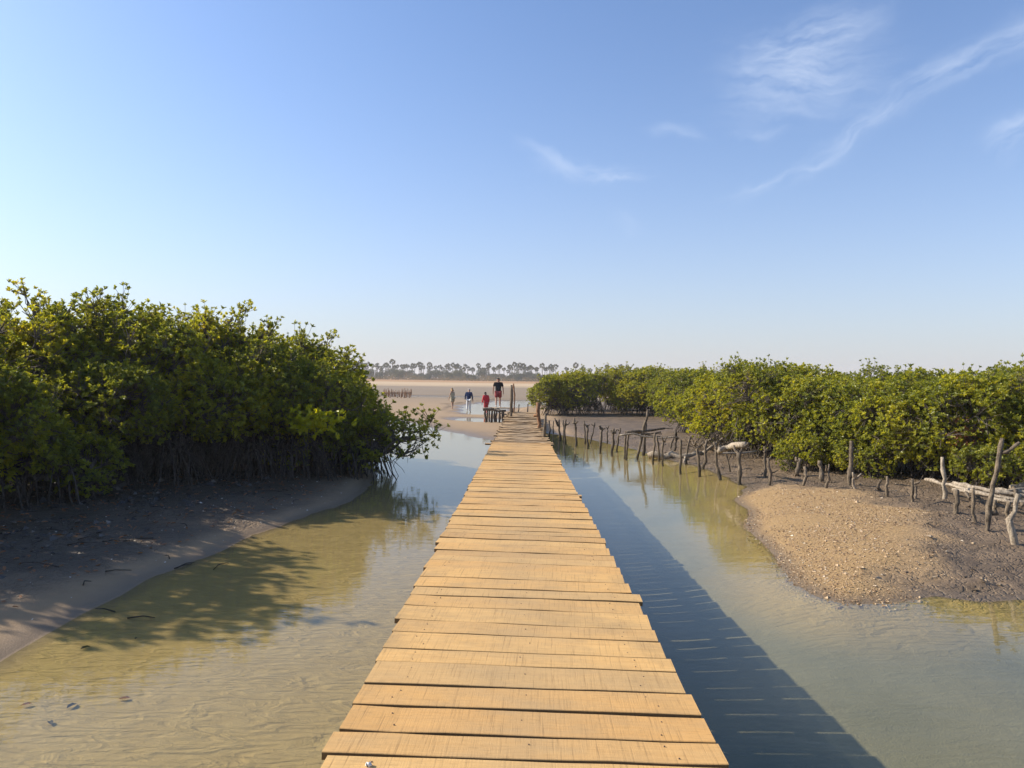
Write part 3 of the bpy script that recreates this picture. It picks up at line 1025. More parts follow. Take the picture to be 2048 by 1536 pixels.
for i, (px, y, h) in enumerate(sorted([(1560, 30, 2.7), (1620, 28, 2.75), (1600, 24.5, 2.55), (1690, 24.5, 2.6), (1740, 27, 2.75), (1770, 22.5, 2.5), (1850, 22, 2.5), (1900, 26, 2.65), (1940, 21, 2.45),
                                (2030, 20.5, 2.6), (2100, 22, 2.75), (1520, 35, 2.95), (2160, 19, 2.6), (2250, 18, 2.6), (1470, 37, 3.0), (1820, 28, 2.7), (1990, 26, 2.75)])):
    mg((VT + VM)[i % 5], px, y, h, 'back row mangrove of the right bank, %s from the left, only its top showing' % ORD[i], GRr)

# bare grey brush between stakes and mangroves
for k, (px, py, wd, hh, lab) in enumerate([(1505, 905, 1.1, 1.0, 'heap of grey leafless twigs under the right mangroves, behind the big fork'),
                                           (1568, 915, 1.2, 1.4, 'bare grey arching twigs left of the short thick stake'),
                                           (1440, 900, 1.2, 0.7, 'small bare brush beside the fallen log'),
                                           (1665, 925, 0.9, 0.5, 'low bare twigs behind the thick short stakes')]):
    b0 = G(px, py, 0.2)
    rt = empty('bare_brush', (b0.x, b0.y, zg(b0.x, b0.y)), 0, lab, 'brush', 'bare brush on the right bank')
    rng = np.random.default_rng(900 + k)
    mb = MB()
    for i in range(85):
        a = rng.uniform(0, 6.28)
        p0 = np.array([rng.normal(0, wd * 0.35), rng.normal(0, wd * 0.3), -0.05])
        d = np.array([math.cos(a) * wd * 0.6, math.sin(a) * wd * 0.4, rng.uniform(0.1, 1.0) * hh])
        p3 = p0 + d
        mid_ = (p0 + p3) / 2 + np.array([0, 0, rng.uniform(0.1, 0.4) * hh])
        pts = [p0, p0 * 0.6 + mid_ * 0.4 + rng.normal(0, 0.03, 3), mid_, mid_ * 0.5 + p3 * 0.5 + rng.normal(0, 0.05, 3), p3]
        mb.tube(pts, [0.014, 0.012, 0.010, 0.008, 0.005], 4, False)
    o = mb.build('twig_heap', M_stake, rt)
    o['kind'] = 'stuff'


# ---------------------------------------------------------------- walkway
def deck_pt(px, py):
    r = ray(px, py)
    t = 1.6 / (-r.z - 0.0142 * r.y)
    return Vector((r.x * t, r.y * t, CAM_H + r.z * t))


dz = lambda y: 0.9 - 0.0142 * y
L0, L1 = deck_pt(640, 1528), deck_pt(985, 885)
R0, R1 = deck_pt(1458, 1528), deck_pt(1101, 888)
lx = lambda y: L0.x + (L1.x - L0.x) * (y - L0.y) / (L1.y - L0.y)
rx = lambda y: R0.x + (R1.x - R0.x) * (y - R0.y) / (R1.y - R0.y)


def plank_mesh(rng, wl, wr, length, th, name='plank', warp=0.004, segs=7, crook=0.004):
    """board along x; wl, wr = depth at its left and right end; edges waver, corners eased"""
    V = []
    e = 0.003
    prof = [(-0.5, -1, 0, 0), (-0.5, 0, 0, -e), (-0.5, 0, e, 0), (0.5, 0, -e, 0), (0.5, 0, 0, -e), (0.5, -1, 0, 0)]
    w0 = rng.normal(0, crook, segs + 1)
    w1 = rng.normal(0, crook, segs + 1)
    zz = rng.normal(0, warp * 0.4, segs + 1)
    ang = rng.normal(0, 0.004)
    for i in range(segs + 1):
        t = i / segs
        x = (t - 0.5) * length
        w = wl + (wr - wl) * t
        for (yy, zc, oy, oz) in prof:
            y = yy * w + (w0[i] if yy < 0 else w1[i]) * 0.5 + oy
            z = zc * th + oz + zz[i] + yy * w * ang
            V.append((x, y, z))
    m = len(prof)
    fl, cnt = [], []
    for i in range(segs):
        for k in range(m):
            k2 = (k + 1) % m
            fl += [i * m + k, (i + 1) * m + k, (i + 1) * m + k2, i * m + k2]
            cnt.append(4)
    fl += list(range(m))
    cnt.append(m)
    fl += [segs * m + k for k in range(m)][::-1]
    cnt.append(m)
    return mesh_np(name, V, fl, cnt, False)


walk = empty('boardwalk', (0, 0, 0), 0, 'new section of the wooden boardwalk, golden sawn planks over the channel', 'boardwalk')
left_seams = [1508, 1462, 1408, 1367, 1323, 1295, 1262, 1238, 1210, 1189, 1173, 1154, 1135.4, 1119.8, 1109]
right_seams = [1532, 1485, 1431, 1386, 1343, 1315, 1282, 1259, 1227, 1202, 1186, 1167, 1149, 1134, 1120.5]


def edge_y(py, fn, x0):
    px = x0
    for _ in range(8):
        p = deck_pt(px, py)
        # pixel of the edge at this depth
        xw = fn(p.y)
        px += (xw - p.x) / p.y * F
    return deck_pt(px, py).y


sl = [edge_y(y, lx, 700) for y in left_seams]
sr = [edge_y(y, rx, 1400) for y in right_seams]
skew = sr[0] - sl[0]
pr = random.Random(5)
while sl[0] > -1.6:
    w = pr.uniform(0.22, 0.31)
    sl.insert(0, sl[0] - w)
    sr.insert(0, sl[0] + skew + pr.uniform(-0.012, 0.012))
last_skew = sr[-1] - sl[-1]
while sl[-1] < L1.y - 0.1:
    w = pr.choice([0.19, 0.22, 0.25, 0.27, 0.3, 0.34, 0.37])
    nl = sl[-1] + w
    sl.append(nl)
    f = (nl - 7.2) / 15
    sr.append(nl + last_skew * (1 - f) + 0.0 * f + pr.uniform(-0.018, 0.018))
nails = MB()
for i in range(len(sl) - 1):
    rng = np.random.default_rng(3000 + i)
    gap = rng.choice([0.009, 0.012, 0.015, 0.019, 0.024])
    y0, y1 = (sl[i] + sr[i]) / 2, (sl[i + 1] + sr[i + 1]) / 2
    wl = max(sl[i + 1] - sl[i] - gap - rng.uniform(0, 0.008), 0.1)
    wr = max(sr[i + 1] - sr[i] - gap - rng.uniform(0, 0.008), 0.1)
    yc = (y0 + y1) / 2
    xl, xr = lx(yc) + rng.normal(0, 0.009), rx(yc) + rng.normal(0, 0.009)
    if rng.uniform() < 0.1:
        xr += 0.03
    if rng.uniform() < 0.06:
        xl -= 0.025
    me = plank_mesh(rng, wl, wr, xr - xl, 0.036)
    cross = -0.002 - 0.0012 * yc
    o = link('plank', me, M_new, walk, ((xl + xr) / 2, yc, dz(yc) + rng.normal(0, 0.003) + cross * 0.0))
    ysl = ((sr[i] + sr[i + 1]) - (sl[i] + sl[i + 1])) / 2
    o.rotation_euler = (math.atan(-0.0142) + rng.normal(0, 0.006), -cross * 0.5 + rng.normal(0, 0.002), math.atan2(ysl, xr - xl))
    if yc < 13:
        for xn in (xl + 0.22, xl + (xr - xl) * 0.5, xr - 0.22):
            for dy in ((-0.25, 0.25) if abs(xn - (xl + xr) / 2) > 0.2 else (0.1,)):
                q = Vector((xn + rng.normal(0, 0.02) - (xl + xr) / 2, dy * (wl + wr) / 2 + rng.normal(0, 0.012), 0.0015))
                q = o.rotation_euler.to_matrix() @ q + o.location
                nails.tube([q - Vector((0, 0, 0.01)), q + Vector((0, 0, 0.001))], 0.0038, 6)
mn, nt, out = material('nail_steel')
principled(nt, out, (0.09, 0.05, 0.03), 0.6, 0.4)
nails.build('nail', mn, walk)['kind'] = 'stuff'
# rails and piles beneath
for f in (0.12, 0.5, 0.88):
    mb = MB()
    pts = []
    for y in np.linspace(-1.4, L1.y - 0.1, 10):
        pts.append((lx(y) * (1 - f) + rx(y) * f, y, dz(y) - 0.115))
    mb.tube(pts, 0.06, 6, True, 0.06)
    mb.build('beam', M_beam, walk)
for y in np.arange(0.6, 22, 2.6):
    for f in (0.1, 0.9):
        x = lx(y) * (1 - f) + rx(y) * f
        mb = MB()
        zb = zg(x, y) - 0.4
        mb.tube([(x + random.uniform(-0.04, 0.04), y, zb), (x, y, (zb + dz(y)) / 2), (x, y, dz(y) - 0.17)], [0.055, 0.05, 0.045], 7, True, 0.1)
        mb.build('pile', M_darkstake, walk)
    mb = MB()
    mb.tube([(lx(y) + 0.05, y + 0.07, dz(y) - 0.225), (rx(y) - 0.05, y + 0.07, dz(y) - 0.225)], 0.05, 6, True, 0.06)
    mb.build('crossbeam', M_beam, walk)
q = deck_pt(738, 1533)
wsh, nt, out = material('white_shell')
principled(nt, out, nt.mix(nt.noise(nt.node('ShaderNodeTexCoord').outputs['Object'], 60, 3), (0.62, 0.58, 0.52), (0.82, 0.80, 0.76)), 0.5, 0.4)
mb = MB()
mb.tube([(-0.016, 0, 0.001), (-0.009, 0.002, 0.006), (0.002, 0.0, 0.008), (0.012, -0.001, 0.004)], [0.003, 0.011, 0.012, 0.004], 8)
tag(mb.build('shell', wsh, None, True, (q.x, q.y, dz(q.y) + 0.001)), 'small white shell lying on the nearest plank of the walkway', 'shell')

# weathered far section: its boards are uneven and it bends a little to the right
old = empty('boardwalk', (0, 0, 0), 0, 'old weathered far section of the boardwalk with uneven plank ends, leading to the beach', 'boardwalk')
SL = [(990, 884), (1000, 856), (1009, 838), (1020, 822)]
SR = [(1096, 887), (1084, 860), (1077, 842), (1070, 823)]
ZO = 2.5 - 1.93


def oz(y):
    return dz(L1.y) - 0.03 - 0.0022 * (y - L1.y)


OLp, ORp = [], []
for (a, b) in zip(SL, SR):
    pa = G(a[0], a[1], oz(30))
    pb = G(b[0], b[1], oz(30))
    yy = (pa.y + pb.y) / 2
    OLp.append((yy, pa.x / pa.y * yy))
    ORp.append((yy, pb.x / pb.y * yy))
ol = lambda y: float(np.interp(y, [p[0] for p in OLp], [p[1] for p in OLp]))
orr = lambda y: float(np.interp(y, [p[0] for p in ORp], [p[1] for p in ORp]))
yo = L1.y + 0.12
yend = OLp[-1][0]
i = 0
while yo < yend:
    rng = np.random.default_rng(5000 + i)
    w = float(rng.choice([0.2, 0.25, 0.3, 0.36]))
    yc = yo + w / 2
    xl, xr = ol(yc) - 0.02 + rng.normal(0, 0.07), orr(yc) + rng.normal(0, 0.06)
    if i < 5:
        xl -= 0.02 * (5 - i)
        xr += 0.05 * (5 - i) * (0.5 if i == 0 else 1)
    me = plank_mesh(rng, w - 0.03 + rng.normal(0, 0.012), w - 0.03 + rng.normal(0, 0.012), xr - xl, 0.04, warp=0.02, crook=0.012)
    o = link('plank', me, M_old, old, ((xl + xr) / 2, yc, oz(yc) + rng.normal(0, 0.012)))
    o.rotation_euler = (rng.normal(0, 0.02), rng.normal(0.012, 0.012), rng.normal(-0.01, 0.02))
    yo += w
    i += 1
for f in (0.15, 0.85):
    mb = MB()
    mb.tube([(ol(y) * (1 - f) + orr(y) * f, y, oz(y) - 0.13) for y in np.linspace(L1.y, yend - 0.2, 8)], 0.06, 6, True, 0.1)
    mb.build('beam', M_beam, old)
for y in np.arange(23, yend - 0.5, 2.2):
    for f in (0.02, 0.98):
        x = ol(y) * (1 - f) + orr(y) * f
        mb = MB()
        mb.tube([(x, y, zg(x, y) - 0.3), (x + random.uniform(-0.04, 0.04), y, 0.3), (x, y, oz(y) - 0.045)], [0.05, 0.045, 0.045], 7, True, 0.12)
        mb.build('pile', M_darkstake, old)


# ---------------------------------------------------------------- stakes
def knobby(mb, pts, r0, r1, rng, sides=8, sub=3):
    """polyline refined, with knots and a wandering line"""
    P = [Vector(p) for p in pts]
    out_, rr = [], []
    n = len(P) - 1
    for i in range(n):
        for k in range(sub):
            t = k / sub
            q = P[i].lerp(P[i + 1], t)
            if not (i == 0 and k == 0):
                q = q + Vector(rng.normal(0, r0 * 0.28, 3))
            out_.append(q)
    out_.append(P[-1])
    m = len(out_)
    for i in range(m):
        t = i / (m - 1)
        r = r0 + (r1 - r0) * t
        r *= 1 + (0.35 if rng.uniform() < 0.22 else 0) + rng.normal(0, 0.07)
        rr.append(r)
    mb.tube(out_, rr, sides, True, 0.10)


def stake(top, base, wpx, label, fork=None, mat=None, zb=0.0, kinks=None, depth=None, group='stakes driven into the mud and shallows', twigs=0, name='stake', under=0.45):
    """top, base and fork prongs are photo positions of a stake that stands on the ground at 'base'"""
    b = G(base[0], base[1], zb) if depth is None else D(base[0], base[1], depth)
    y = b.y
    rng = np.random.default_rng(int(base[0] * 13 + base[1]))
    r = wpx / F * y / 2 * 0.82
    root = Vector((b.x, y, zg(b.x, y)))
    mb = MB()
    lean_y = rng.normal(0, 0.05)
    t = D(top[0], top[1], y)
    tt = Vector((t.x, y + lean_y, t.z)) - root
    pts = [Vector((-(tt.x) * under / max(tt.z, 0.3), 0, -under)), Vector((0, 0, 0))]
    for k in (kinks or []):
        q_ = D(k[0], k[1], y)
        pts.append(Vector((q_.x, y + lean_y * 0.5, q_.z)) - root)
    if not kinks:
        pts.append(tt * 0.5 + Vector((rng.normal(0, r * 0.8), rng.normal(0, r * 0.8), 0)))
    pts.append(tt)
    knobby(mb, pts, r * 1.08, r * 0.9, rng)
    for fk in (fork or []):
        (fx, fy), (ex, ey) = fk[0], fk[1]
        a = D(fx, fy, y)
        e = D(ex, ey, y)
        a = Vector((a.x, y + lean_y * 0.7, a.z)) - root
        e = Vector((e.x, y + lean_y + rng.normal(0, r * 2), e.z)) - root
        knobby(mb, [a, a.lerp(e, 0.5) + Vector((rng.normal(0, r * 0.3), 0, -0.15 * (e - a).length)), e], r * 0.85, r * 0.55, rng, 7, 2)
    for k in range(twigs):
        t_ = rng.uniform(0.3, 0.95)
        a = tt * t_
        e = a + Vector((rng.normal(0, 1), rng.normal(0, 0.5), rng.uniform(0.1, 0.9))).normalized() * r * rng.uniform(2.5, 5)
        knobby(mb, [a, a.lerp(e, 0.5), e], r * 0.5, r * 0.22, rng, 5, 1)
    o = mb.build(name, mat or M_stake, None, True, root)
    return tag(o, label, 'stake' if name == 'stake' else 'post', group)


DK = M_darkstake
GP = 'posts at the far end of the walkway'
stake((1077, 805), (1076, 852), 9, 'stout reddish brown post with a knob on the right side of the old walkway', [((1076, 830), (1071, 832))], M_post, depth=29.5, zb=0, group=GP, name='walkway_post')
stake((1091, 827), (1087, 872), 7, 'grey square headed post at the right edge, just beyond the new planks', None, M_stake, depth=25.0, group=GP, name='walkway_post')
stake((1023, 770), (1021, 826), 5.5, 'tall pale post on the left side of the far walkway end', None, M_stake, depth=38.5, group=GP, name='walkway_post')
stake((1027, 767), (1028, 816), 3.2, 'thin dark pole with a rusty brown upper half beside the tall pale post', None, M_post, depth=43.0, kinks=[(1029, 790)], group=GP, name='walkway_post')
stake((1038, 809), (1036, 816), 2.6, 'short leaning stub at the far walkway end, left one of two', None, DK, depth=44, group=GP, name='walkway_post')
stake((1056, 808), (1054, 818), 2.8, 'short leaning stub at the far walkway end, right one of two', None, DK, depth=44, group=GP, name='walkway_post')
S_ = stake
S_((1098, 841), (1097, 873), 3.4, 'dark bare stake touching the grey walkway post', None, DK)
S_((1107, 842), (1107, 868), 2.6, 'thin dark stake second from the grey walkway post', None, DK)
S_((1118, 839), (1120, 875), 5, 'dark many pronged stake near the walkway, standing in the first water', [((1117, 852), (1109, 836)), ((1118, 850), (1113, 840))], DK)
S_((1127, 840), (1128, 878), 2.8, 'thin stake touching the left side of a Y shaped one near the walkway', None, DK)
S_((1130, 846), (1131, 880), 4.2, 'Y shaped dark stake with a wide right arm, fifth from the walkway', [((1131, 851), (1140, 844)), ((1130, 850), (1132, 839))], DK)
S_((1148, 837), (1153, 884), 5, 'knobbly stake with a three way head standing alone in the water', [((1150, 846), (1156, 843)), ((1149, 846), (1144, 846))], M_stake, twigs=2)
S_((1168, 841), (1170, 883), 3.6, 'straight dark stake just left of a low forked one', [((1168, 847), (1172, 850))], DK)
S_((1175, 852), (1177, 889), 5, 'stocky stake with a low fork between a straight and a leaning one', [((1174, 853), (1168, 845)), ((1175, 852), (1179, 849))], M_stake)
S_((1190, 845), (1181, 884), 3.2, 'slender stake leaning to the right with a small side twig', [((1188, 852), (1183, 848))], DK)
S_((1204, 858), (1200, 896), 6, 'thick stake with a wide Y head in open water', [((1202, 858), (1197, 852)), ((1203, 857), (1210, 856)), ((1203, 857), (1199, 851))], M_stake)
S_((1215, 856), (1214, 887), 3.4, 'thin stake with a V head right of the wide Y one', [((1215, 858), (1218, 851)), ((1215, 858), (1211, 853))], DK)
S_((1227, 857), (1224, 903), 6, 'bulging stake with stubby arms left of the low rack', [((1226, 868), (1234, 860)), ((1226, 866), (1222, 860))], M_stake)
S_((1240, 856), (1234, 898), 4, 'crooked stake with a hooked head close to the low rack', [((1239, 861), (1234, 858))], M_stake, kinks=[(1236, 876)])
S_((1295, 819), (1272, 914), 6.5, 'long bare pole slanting up to the right through the low rack', [((1294, 823), (1300, 820))], M_stake, name='stake')
S_((1362, 880), (1360, 938), 6, 'plain upright stake standing in front of the fallen log', None, M_stake)
S_((1380, 874), (1372, 928), 4.6, 'slim stake leaning right between the plain one and the big fork', [((1379, 880), (1383, 872))], M_stake)
S_((1351, 862), (1349, 908), 6, 'thick dark stake with a swollen collar behind the fallen log', [((1350, 878), (1357, 876))], DK)
S_((1326, 884), (1326, 926), 5.2, 'V headed stake at the left end of the fallen log', [((1327, 884), (1322, 873)), ((1328, 884), (1334, 872))], M_stake)
S_((1393, 897), (1400, 947), 7, 'big stake with a broad open fork at the edge of the mud', [((1394, 897), (1385, 884)), ((1394, 897), (1404, 883)), ((1388, 890), (1391, 882))], M_stake)
S_((1409, 890), (1407, 938), 7, 'bent stake whose long arm hooks over to the right', [((1410, 893), (1418, 879)), ((1417, 880), (1424, 877))], M_stake)
S_((1434, 898), (1441, 957), 7.5, 'dark stake with a fork holding the left end of the pale pole', [((1435, 898), (1430, 885)), ((1435, 898), (1445, 891))], M_stake, twigs=1)
S_((1450, 900), (1461, 946), 4, 'thin stake leaning left beneath the pale pole', None, M_stake)
S_((1478, 905), (1479, 969), 9, 'heavy Y shaped stake carrying the right end of the pale pole', [((1478, 908), (1472, 892)), ((1480, 910), (1487, 893)), ((1486, 894), (1496, 885))], M_stake)
S_((1529, 893), (1530, 960), 6, 'rough stake left one of a close pair on the mud', [((1529, 905), (1534, 897))], M_stake)
S_((1537, 917), (1539, 978), 6.5, 'rough stake right one of a close pair, nearer the sand bank', [((1538, 921), (1543, 913))], M_stake)
S_((1600, 917), (1593, 965), 10, 'short thick pale stake with a curved head', [((1598, 922), (1593, 914))], M_stake, kinks=[(1594, 940)])
S_((1611, 934), (1605, 986), 8, 'dark stake leaning right against the curved pale one', None, M_stake)
S_((1642, 922), (1642, 978), 10, 'short thick upright stake with pale bark beside a thin twisted one', None, M_stake)
S_((1655, 942), (1651, 993), 6, 'thin twisted stake with a V head in front of the short thick one', [((1655, 945), (1649, 930)), ((1655, 945), (1658, 928))], M_stake)
S_((1704, 882), (1701, 990), 11, 'tallest single stake on the mud, thick with a knot near the top', [((1704, 899), (1711, 897))], M_stake, kinks=[(1702, 930)])
S_((1709, 950), (1710, 1001), 6.5, 'Y headed stake at the foot of the tallest single stake', [((1709, 956), (1704, 944)), ((1710, 958), (1722, 947))], M_pale)
S_((1759, 960), (1759, 1003), 8, 'short stake half hidden by leaves, left of a thinner one', None, M_stake)
S_((1772, 952), (1774, 1014), 6.5, 'thin straight stake standing beside the half hidden short one', None, M_stake)
S_((1821, 957), (1826, 1030), 7.5, 'stake with a flat cut head, left of the one with a side arm', None, M_stake, kinks=[(1822, 985)])
S_((1833, 972), (1829, 1022), 7, 'stake with a pale side arm pointing to the platform', [((1832, 968), (1842, 962))], M_stake)
S_((1884, 914), (1889, 1031), 8.5, 'tall straight stake with a short side stub left of the platform', [((1885, 940), (1892, 932))], M_pale)
# tiny stakes in front of the far thicket
rngp = random.Random(8)
for k in range(14):
    px = 1228 + k * 8.5 + rngp.uniform(-2, 2)
    base_y = 834 + (px - 1228) * 0.015
    S_((px + rngp.uniform(-1, 1), base_y - rngp.uniform(5, 11)), (px, base_y), 1.6, 'tiny thin stake in the row before the far thicket', None, M_stake, group='row of tiny stakes before the far thicket', under=0.2)
S_((1362, 835), (1363, 860), 2.4, 'lone thin pale stake on the mud flat near the right thicket', None, M_stake)

# fallen log in the shallows
def log(name, pts, r0, r1, mat, label, cat, seed, extra=(), group=None):
    rng = np.random.default_rng(seed)
    c = Vector(pts[0])
    mb = MB()
    knobby(mb, [Vector(p) - c for p in pts], r0, r1, rng, 9, 3)
    for e in extra:
        knobby(mb, [Vector(p) - c for p in e], r1 * 0.55, r1 * 0.3, rng, 6, 2)
    return tag(mb.build(name, mat, None, True, c), label, cat, group)


lp = [G(1297, 912, 0.06), G(1330, 912, 0.08), G(1370, 913, 0.1), G(1404, 908, 0.16)]
log('driftwood_log', lp, 0.13, 0.085, M_pale, 'fallen bleached log lying at the edge of the mud behind the stakes', 'log', 4,
    extra=[[lp[2], lp[2] + Vector((-0.1, -0.5, 0.0)), lp[2] + Vector((-0.25, -0.9, -0.1))], [lp[3], lp[3] + Vector((0.4, 0.2, 0.25)), lp[3] + Vector((0.9, 0.3, 0.6))]])
yl = G(1441, 957).y
log('resting_pole', [D(1436, 899, yl), D(1455, 895, yl), D(1490, 890, G(1479, 969).y)], 0.085, 0.075, M_pale, 'pale thick pole lying across two forked stakes', 'pole', 9)
yl2 = yl + 0.4
log('resting_pole', [D(1430, 906, yl2), D(1470, 907, yl2), D(1512, 903, yl2 + 0.5)], 0.035, 0.03, M_pale, 'thinner pale pole under the thick one between the forked stakes', 'pole', 10)


# ---------------------------------------------------------------- low rack in the water and pole platform on the mud
def rack(name, label, legs, poles, cat, ydef):
    b0 = G(legs[0][1][0], legs[0][1][1])
    rt = empty(name, (b0.x, b0.y, 0), 0, label, cat)
    for k, (t, b, w, mat) in enumerate(legs):
        rng = np.random.default_rng(60 + k + int(b[0]))
        g = G(b[0], b[1], 0.0)
        zz = zg(g.x, g.y)
        tp = D(t[0], t[1], g.y)
        r = w / F * g.y / 2
        mb = MB()
        gg = Vector((g.x, g.y, zz))
        down = gg + (gg - tp).normalized() * 0.3
        knobby(mb, [p - b0 for p in (down, gg, gg.lerp(tp, 0.5) + Vector((rng.normal(0, r * 0.7), 0, 0)), tp)], r * 1.05, r * 0.9, rng)
        o = mb.build('leg', mat, rt)
    for k, (pts, w, mat, yy) in enumerate(poles):
        rng = np.random.default_rng(90 + k + int(pts[0][0]))
        ys_ = yy if hasattr(yy, '__len__') else [yy] * len(pts)
        P = [D(p[0], p[1], q) - b0 for p, q in zip(pts, ys_)]
        r = w / F * ys_[0] / 2
        mb = MB()
        knobby(mb, P, r, r * 0.8, rng, 7, 3)
        mb.build('pole', mat, rt)
    return rt


yr = G(1272, 914).y
rack('low_rack', 'low rickety rack of thin poles on stakes in the shallow water', [
    ((1251, 862), (1250, 909), 4, M_stake), ((1257, 862), (1253, 911), 4.2, M_stake), ((1292, 847), (1287, 908), 5, DK), ((1310, 866), (1305, 921), 4.2, M_stake),
    ((1313, 872), (1318, 919), 3.6, M_stake), ((1349, 874), (1340, 905), 3.5, DK)], [
    ([(1252, 865), (1290, 861), (1330, 857)], 5, DK, yr), ([(1239, 871), (1266, 867), (1290, 873), (1320, 876), (1357, 875)], 3.8, M_pale, yr - 0.3),
    ([(1258, 862), (1300, 868), (1322, 864)], 3.2, DK, yr + 0.5), ([(1262, 868), (1295, 866), (1324, 868)], 3, M_stake, yr + 0.8),
    ([(1275, 864), (1300, 872), (1320, 874)], 3, M_stake, yr + 0.2), ([(1300, 861), (1330, 857), (1346, 858)], 2, DK, yr + 0.6)], 'rack', yr)

yp = 13.6
rack('pole_platform', 'platform of pale rough poles on short stakes at the right edge', [
    ((1913, 980), (1911, 1059), 9, M_stake), ((1946, 976), (1949, 1076), 6.5, M_stake), ((1990, 1000), (1990, 1063), 9, M_stake), ((2019, 1003), (2017, 1072), 9, M_stake),
    ((2037, 988), (2028, 1117), 10, M_pale), ((2085, 990), (2083, 1070), 9, M_stake), ((2110, 1010), (2105, 1110), 9, M_stake)], [
    ([(1851, 959), (1900, 970), (1945, 981), (1983, 992)], 6.5, M_pale, [15.2, 14.6, 13.9, 13.2]),
    ([(1906, 967), (1945, 975), (1985, 984), (2048, 993), (2110, 1000)], 9, M_pale, [14.8, 14.4, 14.1, 13.9, 13.8]),
    ([(1905, 979), (1940, 984), (1985, 992), (2040, 1003)], 7, M_pale, [13.9, 13.6, 13.2, 12.9]),
    ([(1990, 979), (2030, 984), (2110, 992)], 8, M_pale, [14.6, 14.4, 14.2]),
    ([(1985, 997), (2020, 1004), (2060, 1008), (2120, 1012)], 8, M_pale, [12.9, 12.7, 12.6, 12.5]),
    ([(1999, 992), (2030, 997), (2110, 1005)], 7, M_stake, [13.6, 13.4, 13.2]),
    ([(1996, 1003), (2012, 997), (2060, 1003)], 6, M_pale, [13.0, 12.9, 12.8]),
    ([(1990, 1014), (2030, 1015), (2110, 1020)], 6.5, M_stake, [13.4, 13.2, 13.1]),
    ([(2022, 976), (2050, 970), (2100, 966)], 14, M_pale, [14.9, 15.0, 15.1]),
    ([(2005, 985), (2050, 978), (2110, 977)], 8, M_pale, [14.2, 14.5, 14.7]),
    ([(1926, 972), (1932, 985), (1938, 996)], 5, M_stake, [14.8, 13.6, 12.8]),
    ([(2026, 970), (2034, 992), (2045, 1010)], 6, M_stake, [15.2, 13.5, 12.5])], 'platform', yp)
S_((2008, 877), (1972, 1090), 11, 'tall slanting pole with a forked top rising through the platform', [((2005, 906), (2032, 884))], M_stake, kinks=[(1984, 990), (1997, 925)])
# twig with yellow leaves by the platform
tb = G(1880, 1030, 0.1)

# blackened stake table on the beach
yt = 41.0
tt0 = D(968, 828, yt)
tb_ = empty('stake_table', (tt0.x, tt0.y, 0), 0, 'low table of blackened stakes with pale sticks on top, left of the walkway end', 'table')
rng = np.random.default_rng(77)
for k in range(9):
    px = 970 + k * 4.8 + rng.uniform(-1, 1)
    yy = yt + (k % 3) * 0.5 - 0.5
    a, b = D(px, 819, yy), D(px + rng.uniform(-1.5, 1.5), 846, yy)
    b.z = zg(b.x, b.y) - 0.15
    mb = MB()
    knobby(mb, [b - tb_.location, a.lerp(b, 0.5) - tb_.location, a - tb_.location], 0.055, 0.045, rng, 7, 2)
    mb.build('leg', DK, tb_)
for k, (a, b, w, m_) in enumerate([((966, 819), (988, 818), 0.07, DK), ((985, 820), (1012, 822), 0.06, DK), ((968, 816), (984, 816), 0.035, M_pale), ((984, 818), (999, 818), 0.04, M_pale),
                                   ((995, 821), (1012, 820), 0.035, M_pale), ((966, 820), (1012, 821), 0.05, M_stake), ((1000, 826), (1013, 830), 0.05, M_pale)]):
    mb = MB()
    knobby(mb, [D(a[0], a[1], yt + 0.25 * k - 0.8) - tb_.location, D(b[0], b[1], yt + 0.25 * k - 0.8) - tb_.location], w, w * 0.8, rng, 7, 4)
    mb.build('pole', m_, tb_)

# reddish stick fence on the far side of the beach
fb = G(796, 797)
fe = empty('stick_fence', (fb.x, fb.y, 0), 0, 'rows of thin reddish sticks standing on the flat beyond the left mangroves', 'fence')
for k in range(34):
    px = 768 + k * 1.65 + rng.uniform(-1, 1)
    dd = fb.y + rng.uniform(-4, 6)
    a = D(px, 797, dd)
    top_ = D(px + rng.uniform(-2, 2), rng.uniform(776, 784), dd)
    a.z = zg(a.x, a.y) - 0.1
    mb = MB()
    knobby(mb, [a - fe.location, a.lerp(top_, 0.5) - fe.location, top_ - fe.location], 0.055, 0.035, rng, 5, 2)
    mb.build('stick', M_post, fe)
for k, (ya, yb) in enumerate(((787, 788), (784.5, 785.5))):
    mb = MB()
    knobby(mb, [D(767, ya, fb.y) - fe.location, D(824, yb, fb.y) - fe.location], 0.05, 0.04, rng, 5, 5)
    mb.build('rail', M_post, fe)

